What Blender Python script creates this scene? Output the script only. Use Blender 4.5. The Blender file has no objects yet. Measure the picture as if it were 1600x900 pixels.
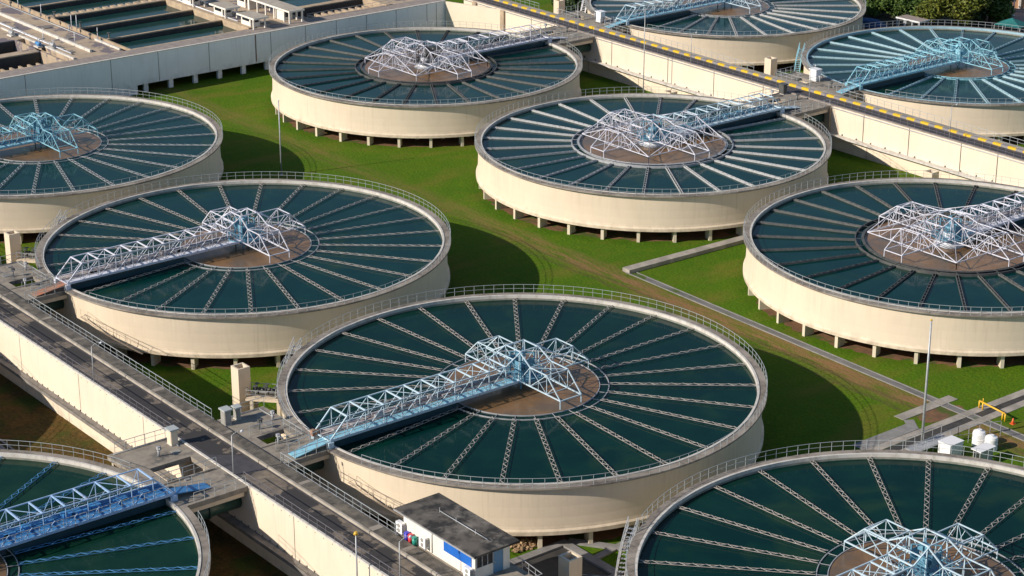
import bpy, math, random
from mathutils import Vector, Matrix
R_ = math.radians
random.seed(7)
scene = bpy.context.scene
COL = scene.collection
GZ = -7.2                      # lawn level; z = 0 is the tank rims and channel tops

# ------------------------------------------------------------------ helpers
class MB:
    """collects boxes, bars, tubes and prisms and links them as ONE mesh object"""
    def __init__(s): s.v = []; s.f = []; s.sm = []; s.mi = []; s.cur = 0
    def face(s, idx, smooth=False):
        s.f.append(tuple(idx)); s.sm.append(smooth); s.mi.append(s.cur)
    def box(s, x0, x1, y0, y1, z0, z1):
        b = len(s.v)
        s.v += [(x0,y0,z0),(x1,y0,z0),(x1,y1,z0),(x0,y1,z0),(x0,y0,z1),(x1,y0,z1),(x1,y1,z1),(x0,y1,z1)]
        for q in ((3,2,1,0),(4,5,6,7),(0,1,5,4),(1,2,6,5),(2,3,7,6),(3,0,4,7)): s.face([b+i for i in q])
        return s
    def bar(s, p, q, w, h=None):
        h = h or w
        p = Vector(p); q = Vector(q); d = q-p
        if d.length < 1e-6: return s
        d.normalize()
        a = d.cross(Vector((0,0,1)))
        if a.length < 1e-3: a = Vector((1,0,0))
        a.normalize(); c = a.cross(d); a *= w/2; c *= h/2
        b = len(s.v)
        for e in (p, q):
            for t in (a+c, a-c, -a-c, -a+c): s.v.append(tuple(e+t))
        for i in range(4):
            j = (i+1) % 4; s.face((b+i, b+j, b+4+j, b+4+i))
        s.face((b+3,b+2,b+1,b)); s.face((b+4,b+5,b+6,b+7))
        return s
    def cyl(s, p, q, r0, r1=None, n=12, caps=True):
        r1 = r0 if r1 is None else r1
        p = Vector(p); q = Vector(q); d = (q-p).normalized()
        a = d.cross(Vector((0,0,1)))
        if a.length < 1e-3: a = Vector((1,0,0))
        a.normalize(); c = d.cross(a); b = len(s.v)
        for e, r in ((p, r0), (q, r1)):
            for i in range(n):
                t = 2*math.pi*i/n; s.v.append(tuple(e + a*math.cos(t)*r + c*math.sin(t)*r))
        for i in range(n):
            j = (i+1) % n; s.face((b+i, b+j, b+n+j, b+n+i), True)
        if caps:
            s.face([b+i for i in range(n)][::-1]); s.face([b+n+i for i in range(n)])
        return s
    def tube(s, pts, r, n=8):
        for i in range(len(pts)-1): s.cyl(pts[i], pts[i+1], r, n=n)
        return s
    def revolve(s, prof, n=192, a0=0., a1=2*math.pi, smooth=True):
        full = abs(a1-a0-2*math.pi) < 1e-6
        m = n if full else n+1
        for k in range(len(prof)-1):
            b = len(s.v)
            for (r, z) in (prof[k], prof[k+1]):
                for i in range(m):
                    t = a0+(a1-a0)*i/n; s.v.append((r*math.cos(t), r*math.sin(t), z))
            for i in range(n):
                j = (i+1) % m; s.face((b+i, b+j, b+m+j, b+m+i), smooth)
        return s
    def disc(s, r, z, n=128, rin=None, jit=0.):
        b = len(s.v)
        rr = [r+random.uniform(-jit, jit) for _ in range(n)]
        for i in range(n):
            t = 2*math.pi*i/n; s.v.append((rr[i]*math.cos(t), rr[i]*math.sin(t), z))
        if rin is None: s.face([b+i for i in range(n)])
        else:
            for i in range(n):
                t = 2*math.pi*i/n; s.v.append((rin*math.cos(t), rin*math.sin(t), z))
            for i in range(n):
                j = (i+1) % n; s.face((b+i, b+j, b+n+j, b+n+i))
        return s
    def poly(s, pts, z0, z1):
        n = len(pts); b = len(s.v)
        s.v += [(x,y,z0) for x,y in pts]+[(x,y,z1) for x,y in pts]
        s.face([b+i for i in range(n)][::-1]); s.face([b+n+i for i in range(n)])
        for i in range(n):
            j = (i+1) % n; s.face((b+i, b+j, b+n+j, b+n+i))
        return s
    def mesh(s, name, mats):
        me = bpy.data.meshes.new(name)
        me.from_pydata(s.v, [], s.f)
        me.polygons.foreach_set('use_smooth', s.sm)
        for m in (mats if isinstance(mats, (list, tuple)) else [mats]): me.materials.append(m)
        me.polygons.foreach_set('material_index', s.mi)
        me.update()
        return me

def link(name, me, parent=None, loc=(0,0,0), rz=0.):
    o = bpy.data.objects.new(name, me); COL.objects.link(o)
    o.location = loc; o.rotation_euler = (0,0,rz)
    if parent: o.parent = parent
    return o
def put(name, mb, m, parent=None, loc=(0,0,0), rz=0.): return link(name, mb.mesh(name, m), parent, loc, rz)
def tag(o, label, cat, group=None):
    o['label'] = label; o['category'] = cat
    if group: o['group'] = group
    return o
def thing(name, label, cat, loc=(0,0,0), rz=0., group=None):
    return tag(link(name, None, None, loc, rz), label, cat, group)
def cps_(fn, name, boxes, m):
    for bx in boxes: fn(name, MB().box(*bx), m)
def struct(name, mb, m, kind='structure', loc=(0,0,0)):
    o = put(name, mb, m, None, loc); o['kind'] = kind; return o

# ------------------------------------------------------------------ materials
def mat(name, c1, c2=None, scale=1., stretch=(1,1,1), rough=.7, lo=.35, hi=.65, detail=6., bump=0., bscale=None,
        c3=None, s3=.2, lo3=.45, hi3=.6, metal=0., spec=.5):
    """two colours mixed by a world space noise, a third one as larger blotches on top"""
    m = bpy.data.materials.new(name); m.use_nodes = True
    nt = m.node_tree; N = nt.nodes; L = nt.links
    bs = N['Principled BSDF']; bs.inputs['Roughness'].default_value = rough
    bs.inputs['Metallic'].default_value = metal
    bs.inputs['Specular IOR Level'].default_value = spec
    bs.inputs['Base Color'].default_value = (*c1, 1)
    if c2 is None and not bump: return m
    geo = N.new('ShaderNodeNewGeometry')
    mp = N.new('ShaderNodeMapping'); mp.inputs['Scale'].default_value = stretch
    L.new(geo.outputs['Position'], mp.inputs['Vector'])
    def noise(sc, lo_, hi_, vec):
        n = N.new('ShaderNodeTexNoise'); n.inputs['Scale'].default_value = sc; n.inputs['Detail'].default_value = detail
        n.inputs['Roughness'].default_value = .62
        L.new(vec, n.inputs['Vector'])
        r = N.new('ShaderNodeMapRange'); r.inputs['From Min'].default_value = lo_; r.inputs['From Max'].default_value = hi_
        L.new(n.outputs['Fac'], r.inputs['Value']); return r.outputs['Result']
    def mix(f, a, b):
        x = N.new('ShaderNodeMix'); x.data_type = 'RGBA'
        L.new(f, x.inputs['Factor'])
        for k, c in ((6, a), (7, b)):
            if isinstance(c, tuple): x.inputs[k].default_value = (*c, 1)
            else: L.new(c, x.inputs[k])
        return x.outputs[2]
    col = None
    if c2 is not None:
        col = mix(noise(scale, lo, hi, mp.outputs['Vector']), c1, c2)
        if c3 is not None: col = mix(noise(s3, lo3, hi3, geo.outputs['Position']), col, c3)
        L.new(col, bs.inputs['Base Color'])
    if bump:
        n = N.new('ShaderNodeTexNoise'); n.inputs['Scale'].default_value = bscale or scale*4; n.inputs['Detail'].default_value = 5
        L.new(geo.outputs['Position'], n.inputs['Vector'])
        b = N.new('ShaderNodeBump'); b.inputs['Strength'].default_value = bump; b.inputs['Distance'].default_value = .1
        L.new(n.outputs['Fac'], b.inputs['Height']); L.new(b.outputs['Normal'], bs.inputs['Normal'])
    m['_'] = 0
    return m

def stained_wall(name, c, dirt, top, base, amt=.5):
    m = bpy.data.materials.new(name); m.use_nodes = True
    nt = m.node_tree; N = nt.nodes; L = nt.links; bs = N['Principled BSDF']; bs.inputs['Roughness'].default_value = .78
    geo = N.new('ShaderNodeNewGeometry'); P = geo.outputs['Position']
    sp = N.new('ShaderNodeSeparateXYZ'); L.new(P, sp.inputs[0])
    def noise(sc, stretch, det=5):
        mp = N.new('ShaderNodeMapping'); mp.inputs['Scale'].default_value = stretch; L.new(P, mp.inputs['Vector'])
        n = N.new('ShaderNodeTexNoise'); n.inputs['Scale'].default_value = sc; n.inputs['Detail'].default_value = det; n.inputs['Roughness'].default_value = .65
        L.new(mp.outputs['Vector'], n.inputs['Vector']); return n.outputs['Fac']
    def rng(x, a, b, c=0., d=1.):
        n = N.new('ShaderNodeMapRange'); n.inputs['From Min'].default_value = a; n.inputs['From Max'].default_value = b
        n.inputs['To Min'].default_value = c; n.inputs['To Max'].default_value = d; L.new(x, n.inputs['Value']); return n.outputs['Result']
    def mul(a, b):
        n = N.new('ShaderNodeMath'); n.operation = 'MULTIPLY'
        for i, x in enumerate((a, b)):
            if isinstance(x, float): n.inputs[i].default_value = x
            else: L.new(x, n.inputs[i])
        return n.outputs[0]
    def mix(f, a, b):
        n = N.new('ShaderNodeMix'); n.data_type = 'RGBA'; L.new(f, n.inputs['Factor'])
        for k, c_ in ((6, a), (7, b)):
            if isinstance(c_, tuple): n.inputs[k].default_value = (*c_, 1)
            else: L.new(c_, n.inputs[k])
        return n.outputs[2]
    col = mix(rng(noise(.22, (1,1,.5)), .4, .65), c, tuple(x*.93 for x in c))
    streak = mul(rng(noise(2.4, (1,1,.045), 4), .52, .72), rng(noise(.13, (1,1,.3)), .42, .62))
    col = mix(mul(streak, amt), col, dirt)
    drip = mul(rng(noise(1.1, (1,1,.02), 4), .52, .74), rng(sp.outputs['Z'], top-3.2, top-.2, 0., 1.))
    col = mix(mul(drip, amt*.45), col, tuple(x*.62 for x in dirt))
    spl = mul(rng(noise(.9, (1,1,1)), .42, .64), rng(sp.outputs['Z'], base+.1, base+1.1, 1., 0.))
    col = mix(mul(spl, amt*1.2), col, tuple(x*.72 for x in dirt))
    col = mix(mul(rng(noise(7., (1,1,1), 3), .5, .75), .10), col, dirt)
    L.new(col, bs.inputs['Base Color'])
    return m
CREAM = stained_wall('cream_wall_paint', (.72,.605,.465), (.50,.41,.30), -.2, -5.4, .55)
CREAM2 = stained_wall('cream_channel_paint', (.76,.65,.515), (.50,.42,.32), -.05, -7.2, .38)
BLUEGREY = stained_wall('weathered_white_wall', (.84,.86,.92), (.55,.55,.58), -.05, -5.5, .4)
PIER = mat('pier_paint', (.66,.58,.45), (.5,.43,.33), 1., (1,1,.3), .8, .5, .8)
WALK = mat('walkway_concrete', (.24,.205,.175), (.12,.105,.09), 1.4, (1,1,1), .85, .4, .68, c3=(.31,.275,.235), s3=.25)
BLACKWALK = mat('blackened_slab_concrete', (.16,.14,.115), (.065,.058,.05), 1.1, (1,1,1), .9, .36, .62, c3=(.22,.19,.15), s3=.3, lo3=.55, hi3=.7)
CURB = mat('curb_concrete', (.60,.57,.53), (.38,.35,.31), 1.2, (1,1,.6), .8, .45, .75)
WETWALL = mat('wet_algae_wall', (.20,.21,.18), (.30,.29,.25), 1.5, (1,1,.5), .5)
ROAD = mat('stained_deck_concrete', (.23,.185,.14), (.12,.10,.085), .8, (1,1,1), .9, .38, .64, c3=(.036,.033,.034), s3=.14, lo3=.465, hi3=.49)
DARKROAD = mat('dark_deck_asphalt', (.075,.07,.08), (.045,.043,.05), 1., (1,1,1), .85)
LEDGE = mat('grey_ledge_concrete', (.25,.23,.21), (.14,.13,.12), 1.2, (1,1,1), .85)
SLAB = mat('landing_concrete', (.31,.27,.22), (.19,.165,.14), .8, (1,1,1), .85, .4, .7, c3=(.10,.095,.09), s3=.35, lo3=.55, hi3=.66)
DECK = mat('filter_deck_concrete', (.47,.365,.26), (.34,.27,.20), .6, (1,1,1), .85, .4, .7, c3=(.17,.145,.16), s3=.18, lo3=.53, hi3=.57)
DECKTAN = mat('tan_wall_concrete', (.48,.37,.25), (.33,.25,.18), .8, (1,1,1), .85)
DECKPINK = mat('pinkish_walk_concrete', (.34,.285,.255), (.22,.19,.175), .9, (1,1,1), .85)
DARKIN = mat('damp_basin_concrete', (.06,.055,.05), (.035,.035,.035), .8, (1,1,1), .7)  # damp tone; on the basin walls it also carries painted shade
PATHM = mat('pale_path_concrete', (.42,.38,.33), (.32,.29,.26), .8, (1,1,1), .85, c3=(.26,.24,.21), s3=.3)
PATHG = mat('grey_drain_concrete', (.27,.26,.26), (.19,.185,.18), .9, (1,1,1), .85)
KERBC = mat('worn_kerb_concrete', (.46,.41,.35), (.27,.24,.20), .6, (1,1,1), .85)
DRAING = mat('dark_drain_concrete', (.19,.185,.185), (.11,.11,.11), .8, (.3,1,1), .85, c3=(.06,.10,.008), s3=.22, lo3=.53, hi3=.60)
SOIL = mat('bare_soil', (.21,.105,.05), (.12,.065,.035), .9, (1,1,1), .95, c3=(.06,.085,.008), s3=.35, lo3=.53, hi3=.6)
WHITEP = mat('white_steel_paint', (.72,.74,.80), (.60,.62,.68), 1.5, (1,1,1), .45, .5, .8, c3=(.22,.15,.11), s3=1.3, lo3=.60, hi3=.70)
GALV = mat('galvanised_steel', (.46,.47,.49), (.34,.35,.37), 2., (1,1,1), .45, metal=.2)
LIGHTRAIL = mat('pale_rail_paint', (.37,.40,.42), None, rough=.5)
DARKRAIL = mat('dark_rail_paint', (.16,.15,.17), None, rough=.5)
PALEBLUE = mat('pale_blue_paint', (.50,.63,.72), (.40,.54,.64), 1.2, (1,1,1), .45, .5, .8, c3=(.22,.15,.11), s3=1.3, lo3=.60, hi3=.70)
SKYBLUE = mat('sky_blue_paint', (.25,.52,.66), (.18,.43,.58), 1., (1,1,1), .45, .5, .8, c3=(.22,.15,.11), s3=1.3, lo3=.60, hi3=.70)
CYANB = mat('cyan_blue_paint', (.27,.54,.66), (.20,.46,.58), 1., (1,1,1), .45, .5, .8, c3=(.22,.15,.11), s3=1.3, lo3=.60, hi3=.70)
SUNBLUE = mat('sunlit_blue_paint', (.34,.50,.74), (.26,.43,.68), 1., (1,1,1), .45, .5, .8, c3=(.22,.15,.11), s3=1.3, lo3=.60, hi3=.70)  # strong blue made paler, sunlight on the truss bars put into the colour
STRONGB = mat('strong_blue_paint', (.06,.24,.52), (.045,.18,.42), 1., (1,1,1), .45)
BLUESTEEL = mat('blue_steel_panel', (.13,.30,.42), (.09,.23,.33), .8, (1,1,1), .5)
LILAC = mat('white_lilac_paint', (.66,.67,.76), (.55,.56,.66), 1.5, (1,1,1), .45, .5, .8, c3=(.22,.15,.11), s3=1.3, lo3=.60, hi3=.70)
DARKSTEEL = mat('dark_weathered_steel', (.055,.058,.062), (.10,.10,.095), 1.2, (1,1,1), .55)
BROWNTRAY = mat('rusty_cable_tray', (.25,.21,.20), (.38,.36,.38), 1.5, (1,1,1), .7)
RUSTRAMP = mat('rusty_orange_ramp', (.42,.16,.09), (.30,.21,.15), 1.2, (1,1,1), .7)
FLUME = mat('dark_blue_flume_steel', (.02,.06,.085), (.03,.075,.10), .7, (1,1,1), .35)
LAUND_W = mat('pale_launder_steel', (.44,.45,.47), (.30,.30,.30), 2.2, (1,1,1), .55, .4, .75)
LAUND_E = mat('buff_launder_steel', (.47,.43,.40), (.24,.21,.19), 2.2, (1,1,1), .55, .4, .75)
LAUND_B = mat('blue_launder_steel', (.10,.30,.56), (.07,.22,.46), 1.6, (1,1,1), .5)
LAUND_C = mat('sky_launder_steel', (.36,.52,.60), (.27,.42,.50), 1.6, (1,1,1), .5)
LAUND_D = mat('dark_launder_steel', (.075,.08,.085), (.13,.13,.125), 1.8, (1,1,1), .55)
ROOF = mat('blackened_roof_concrete', (.12,.105,.09), (.025,.023,.022), .55, (1,1,1), .85, .42, .58, c3=(.22,.20,.175), s3=.45, lo3=.55, hi3=.72)
WHITEWALL = mat('white_building_wall', (.78,.74,.68), (.70,.65,.58), .9, (1,1,.3), .75)
ROOFPALE = mat('pale_flat_roof', (.46,.41,.34), (.34,.30,.25), .7, (1,1,1), .85)
GLASS = mat('dark_window_glass', (.02,.025,.03), None, rough=.12)
BLUESIGN = mat('blue_sign_panel', (.015,.13,.52), (.012,.115,.47), .8, (1,1,1), .45)
BLUEDOOR = mat('blue_door_paint', (.12,.26,.42), None, rough=.5)
GREYPANEL = mat('grey_kiosk_steel', (.36,.35,.32), (.27,.26,.24), 1., (1,1,1), .5)  # plain grey steel of cabinets, grilles and hatches
KIOSKTOP = mat('grey_kiosk_cap', (.40,.43,.44), None, rough=.6)
WHITEBOX = mat('white_gloss_paint', (.80,.80,.82), None, rough=.4)
YELLOWP = mat('yellow_pipe_paint', (.72,.42,.03), None, rough=.45)
ORANGE = mat('orange_plastic', (.75,.13,.04), None, rough=.45)
REDB = mat('red_plastic', (.62,.05,.06), None, rough=.4)
GREENB = mat('green_plastic', (.02,.26,.20), None, rough=.4)
BLUEB = mat('blue_plastic', (.05,.05,.50), None, rough=.4)
BLACK = mat('joint_sealant', (.05,.048,.046), None, rough=.8)
RUST = mat('rust_stain', (.20,.09,.05), None, rough=.9)
TEALPIPE = mat('teal_pipe_paint', (.025,.07,.06), (.04,.09,.075), 1., (1,1,1), .4)
LAMPY = mat('amber_lamp_cover', (.70,.42,.05), None, rough=.3)
BARK = mat('tree_bark', (.10,.07,.05), (.06,.045,.03), 3., (1,1,.3), .9)
SHEDROOF = mat('shelter_roof_sheet', (.36,.30,.28), (.29,.24,.23), 1., (1,1,1), .6)
TARP = mat('blue_tarpaulin', (.02,.09,.24), (.016,.07,.19), .8, (1,1,1), .5)
TEALCAN = mat('teal_canvas', (.015,.16,.16), (.012,.12,.12), .8, (1,1,1), .7)
TANWALL = mat('tan_rendered_wall', (.52,.30,.17), (.45,.26,.15), .6, (1,1,1), .85)
PINKPAVE = mat('pinkish_paving', (.34,.27,.25), (.27,.22,.21), .5, (1,1,1), .85)
RUBBLE = mat('tan_rubble', (.42,.29,.17), (.25,.16,.09), 2., (1,1,1), .9)

def water_mat(name, c1, c2, rough=.09, b=.05, sc=.18):
    m = mat(name, c1, c2, sc, (1,1,1), rough, .42, .70, bump=b, bscale=2.2, spec=.22)
    nt = m.node_tree; N = nt.nodes; bs = N['Principled BSDF']; bs.inputs['IOR'].default_value = 1.33
    lk = bs.inputs['Base Color'].links[0]; src = lk.from_socket
    geo = N.new('ShaderNodeNewGeometry'); n = N.new('ShaderNodeTexNoise'); n.inputs['Scale'].default_value = .13; n.inputs['Detail'].default_value = 7; n.inputs['Distortion'].default_value = .8
    nt.links.new(geo.outputs['Position'], n.inputs['Vector'])
    r = N.new('ShaderNodeMapRange'); r.inputs['From Min'].default_value = .56; r.inputs['From Max'].default_value = .76; r.inputs['To Max'].default_value = .8
    nt.links.new(n.outputs['Fac'], r.inputs['Value'])
    x = N.new('ShaderNodeMix'); x.data_type = 'RGBA'; nt.links.new(r.outputs['Result'], x.inputs['Factor']); nt.links.new(src, x.inputs[6])
    x.inputs[7].default_value = (.016,.045,.020,1); nt.links.new(x.outputs[2], bs.inputs['Base Color'])
    return m
WATER = water_mat('teal_clarifier_water', (.0005,.020,.018), (.0022,.030,.021))
WATERF = water_mat('blue_teal_clarifier_water', (.0005,.026,.026), (.0025,.036,.032))
WATERG = water_mat('green_clarifier_water', (.003,.026,.017), (.009,.040,.022))
WATERD = water_mat('filter_basin_water', (.010,.040,.040), (.02,.055,.05), .08, .12)
SLUDGE = mat('brown_floc_water', (.225,.125,.055), (.175,.097,.043), .35, (1,1,1), .22, .4, .65, c3=(.14,.095,.06), s3=.2, lo3=.46, hi3=.6, bump=.04, bscale=3., spec=.35)

def foliage(name, a, b, c):
    m = bpy.data.materials.new(name); m.use_nodes = True
    N = m.node_tree.nodes; L = m.node_tree.links; bs = N['Principled BSDF']
    geo = N.new('ShaderNodeNewGeometry'); rp = N.new('ShaderNodeValToRGB')
    L.new(geo.outputs['Random Per Island'], rp.inputs['Fac'])
    e = rp.color_ramp.elements; e[0].color = (*a,1); e[1].color = (*c,1)
    x = rp.color_ramp.elements.new(.5); x.color = (*b,1)
    L.new(rp.outputs['Color'], bs.inputs['Base Color']); bs.inputs['Roughness'].default_value = .65
    return m
LEAF1 = foliage('olive_leaves', (.07,.10,.010), (.12,.145,.014), (.17,.175,.022))
LEAF2 = foliage('green_leaves', (.035,.08,.010), (.06,.115,.016), (.09,.14,.022))
LEAF3 = foliage('dark_leaves', (.012,.03,.008), (.02,.045,.01), (.035,.06,.014))
LEAF4 = foliage('dry_leaves', (.09,.10,.016), (.13,.12,.026), (.16,.14,.04))

def kerb_mat():
    m = bpy.data.materials.new('yellow_striped_kerb_paint'); m.use_nodes = True
    N = m.node_tree.nodes; L = m.node_tree.links; bs = N['Principled BSDF']
    geo = N.new('ShaderNodeNewGeometry'); sp = N.new('ShaderNodeSeparateXYZ'); L.new(geo.outputs['Position'], sp.inputs[0])
    d = N.new('ShaderNodeMath'); d.operation = 'DIVIDE'; d.inputs[1].default_value = 2.9; L.new(sp.outputs['X'], d.inputs[0])
    f = N.new('ShaderNodeMath'); f.operation = 'FRACT'; L.new(d.outputs[0], f.inputs[0])
    no = N.new('ShaderNodeTexNoise'); no.inputs['Scale'].default_value = 1.1; L.new(geo.outputs['Position'], no.inputs['Vector'])
    ad = N.new('ShaderNodeMath'); ad.operation = 'MULTIPLY_ADD'; ad.inputs[1].default_value = .25; L.new(no.outputs['Fac'], ad.inputs[0]); L.new(f.outputs[0], ad.inputs[2])
    lt = N.new('ShaderNodeMath'); lt.operation = 'LESS_THAN'; lt.inputs[1].default_value = .66; L.new(ad.outputs[0], lt.inputs[0])
    mx = N.new('ShaderNodeMix'); mx.data_type = 'RGBA'; L.new(lt.outputs[0], mx.inputs['Factor'])
    mx.inputs[6].default_value = (.26,.24,.24,1); mx.inputs[7].default_value = (.72,.46,.02,1)
    L.new(mx.outputs[2], bs.inputs['Base Color']); bs.inputs['Roughness'].default_value = .6
    return m
KERBY = kerb_mat()

def ground_mat():
    m = bpy.data.materials.new('lawn_ground'); m.use_nodes = True
    nt = m.node_tree; N = nt.nodes; L = nt.links; bs = N['Principled BSDF']
    bs.inputs['Roughness'].default_value = .95; bs.inputs['Specular IOR Level'].default_value = .15
    geo = N.new('ShaderNodeNewGeometry'); P = geo.outputs['Position']
    sp = N.new('ShaderNodeSeparateXYZ'); L.new(P, sp.inputs[0]); U = sp.outputs['X']; V = sp.outputs['Y']
    def math_(op, a, b=None, c=None):
        n = N.new('ShaderNodeMath'); n.operation = op
        for i, x in enumerate((a, b, c)):
            if x is None: continue
            if isinstance(x, (int, float)): n.inputs[i].default_value = x
            else: L.new(x, n.inputs[i])
        return n.outputs[0]
    def noise(sc, det=6, stretch=None, rough=.6):
        n = N.new('ShaderNodeTexNoise'); n.inputs['Scale'].default_value = sc; n.inputs['Detail'].default_value = det
        n.inputs['Roughness'].default_value = rough
        if stretch:
            mp = N.new('ShaderNodeMapping'); mp.inputs['Scale'].default_value = stretch; L.new(P, mp.inputs['Vector']); L.new(mp.outputs['Vector'], n.inputs['Vector'])
        else: L.new(P, n.inputs['Vector'])
        return n.outputs['Fac']
    def rng(x, a, b, c=0., d=1.):
        n = N.new('ShaderNodeMapRange'); n.inputs['From Min'].default_value = a; n.inputs['From Max'].default_value = b
        n.inputs['To Min'].default_value = c; n.inputs['To Max'].default_value = d
        if isinstance(x, (int, float)): n.inputs['Value'].default_value = x
        else: L.new(x, n.inputs['Value'])
        return n.outputs['Result']
    def mix(f, a, b):
        n = N.new('ShaderNodeMix'); n.data_type = 'RGBA'; L.new(f, n.inputs['Factor'])
        for k, c in ((6, a), (7, b)):
            if isinstance(c, tuple): n.inputs[k].default_value = (*c, 1)
            else: L.new(c, n.inputs[k])
        return n.outputs[2]
    def band(c, w, soft, nz, amp):        # mask along U, centred on V = c
        d = math_('ABSOLUTE', math_('SUBTRACT', math_('MULTIPLY_ADD', nz, amp, V), c+amp*.5))
        return rng(d, w, w+soft, 1., 0.)
    n1 = noise(.07); n2 = noise(.5); n3 = noise(3.5, 4); n4 = noise(.16, 6, (1,.35,1))
    green = mix(rng(n1, .4, .62), (.043,.138,.002), (.072,.168,.002))
    green = mix(rng(n2, .45, .75, 0, .6), green, (.115,.165,.005))
    green = mix(rng(n3, .38, .64, 0, .8), green, (.024,.072,.002))
    green = mix(rng(noise(7., 4, None, .75), .42, .66, 0, .6), green, (.13,.17,.008))
    # worn yellow patches and the worn dirt track that runs along the row of tanks
    patch = math_('MULTIPLY', rng(n4, .50, .66), .5)
    green = mix(patch, green, (.17,.135,.025))
    nw = noise(.11, 5); ns = noise(.9, 6, (.25,1.6,1))
    tr = math_('MULTIPLY', band(42.9, .7, 2.2, nw, 3.), rng(ns, .34, .56, .1, 1.))
    lim = math_('MULTIPLY', rng(U, -75, -30, .35, 1.), rng(U, 60, 75, 1., 0.))
    green = mix(math_('MULTIPLY', tr, lim), green, (.23,.135,.06))
    rut = math_('ADD', band(41.4, .1, .4, nw, 3.), band(39.8, .1, .4, nw, 3.))
    green = mix(math_('MULTIPLY', math_('MULTIPLY', rut, lim), .45), green, (.10,.065,.035))
    # dry brown grass beyond the left channel
    dry = rng(V, -38.5, -37.5, 1., 0.)
    brown = mix(rng(noise(.35), .38, .64), (.10,.055,.014), (.04,.038,.010))
    brown = mix(rng(noise(2.4, 5), .4, .7, 0, .6), brown, (.18,.10,.03))
    brown = mix(rng(noise(.16, 6), .52, .66), brown, (.05,.07,.010)); green = mix(dry, green, brown)
    # dark compound ground beyond the right channel
    far = rng(V, 160, 175, 0., 1.)
    green = mix(far, green, (.05,.055,.05))
    L.new(green, bs.inputs['Base Color'])
    b = N.new('ShaderNodeBump'); b.inputs['Strength'].default_value = .5; b.inputs['Distance'].default_value = .25
    L.new(noise(2.2, 6), b.inputs['Height']); L.new(b.outputs['Normal'], bs.inputs['Normal'])
    return m

# ------------------------------------------------------------------ camera, sun, sky
UX = Vector((.6215,-.7834)); VX = Vector((.7834,.6215)); EC = Vector((1.14,214.56))
def toUV(x, y):
    d = Vector((x,y))-EC; return (d.dot(UX), d.dot(VX))
cu, cv = toUV(0, 0)
cd = bpy.data.cameras.new('camera'); cam = bpy.data.objects.new('camera', cd); COL.objects.link(cam)
cam.location = (cu, cv, 92.895)
p = R_(20.8712)
fw = Vector((UX.y*math.cos(p), VX.y*math.cos(p), -math.sin(p)))
cam.rotation_euler = fw.to_track_quat('-Z', 'Y').to_euler()
cd.sensor_width = 36.; cd.lens = 36.*3236.34/1600.; cd.clip_start = 1.; cd.clip_end = 5000.
scene.camera = cam
sx, sy = .909, .416                                  # ground direction in which shadows fall, camera frame
SD = Vector((sx*UX.x+sy*UX.y, sx*VX.x+sy*VX.y)).normalized()
EL = R_(28.7)
ld = Vector((SD.x*math.cos(EL), SD.y*math.cos(EL), -math.sin(EL)))
sl = bpy.data.lights.new('sun', 'SUN'); sl.energy = 5.0; sl.angle = R_(.5); sl.color = (1., .90, .76)
so = bpy.data.objects.new('sun', sl); COL.objects.link(so); so.rotation_euler = ld.to_track_quat('-Z', 'Y').to_euler(); so.location = (0,0,120)
w = bpy.data.worlds.new('World'); scene.world = w; w.use_nodes = True
N = w.node_tree.nodes; L = w.node_tree.links
sk = N.new('ShaderNodeTexSky'); sk.sky_type = 'NISHITA'; sk.sun_disc = False
sk.sun_elevation = EL; sk.sun_rotation = math.atan2(-SD.x, -SD.y)
sk.air_density = 1.; sk.dust_density = .1; sk.ozone_density = 2.
L.new(sk.outputs['Color'], N['Background'].inputs['Color']); N['Background'].inputs['Strength'].default_value = .09
scene.view_settings.view_transform = 'Standard'; scene.view_settings.look = 'None'
scene.view_settings.exposure = .18; scene.view_settings.gamma = 1.; scene.view_settings.use_curve_mapping = False

# ------------------------------------------------------------------ ground
g = MB(); g.box(-900, 400, -500, 900, GZ-2, GZ); struct('ground', g, ground_mat())

# ------------------------------------------------------------------ clarifier tanks
TC = {'B':(-15.09,354.21),'C':(21.7,307.63),'D':(-35.66,261.01),'E':(1.14,214.56),'A':(-72.38,307.07),
      'F':(58.6,261.58),'G':(37.95,168.74),'J':(78.7,355.13),'I':(41.86,400.91),'H':(-55.52,168.92),'K':(-92.6,215.2)}
TU = {k: toUV(*c) for k, c in TC.items()}

def wall_mb():
    m = MB(); m.revolve([(26.62,-.20),(26.98,-.20),(26.96,-2.4),(27.0,-3.6),(27.08,-4.5),(27.14,-4.8),(27.32,-5.0),(27.32,-5.42),(0.6,-5.42)], 224)
    return m
def walk_mb():
    m = MB(); m.revolve([(26.62,-.20),(26.62,0.),(27.5,0.),(27.5,-.20),(27.0,-.20)], 224); return m
def curb_mb():
    m = MB(); m.revolve([(26.36,-.32),(26.36,.07),(26.62,.07),(26.62,0.)], 224)
    m.cur = 1; m.revolve([(26.36,-1.2),(26.36,-.32)], 224); return m
def rail_ring(r, n=138, gap=None, h=1.1):
    m = MB()
    for i in range(n):
        a = 2*math.pi*i/n; b = 2*math.pi*(i+1)/n
        def inside(t): return gap and abs((t-gap[0]+math.pi) % (2*math.pi)-math.pi) < gap[1]
        if inside(a): continue
        pa = (r*math.cos(a), r*math.sin(a)); pb = (r*math.cos(b), r*math.sin(b))
        m.bar((*pa,0.), (*pa,h), .036)
        if not inside(b) and not inside(a):
            m.bar((*pa,h), (*pb,h), .038); m.bar((*pa,h*.52), (*pb,h*.52), .03)
    return m
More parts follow.
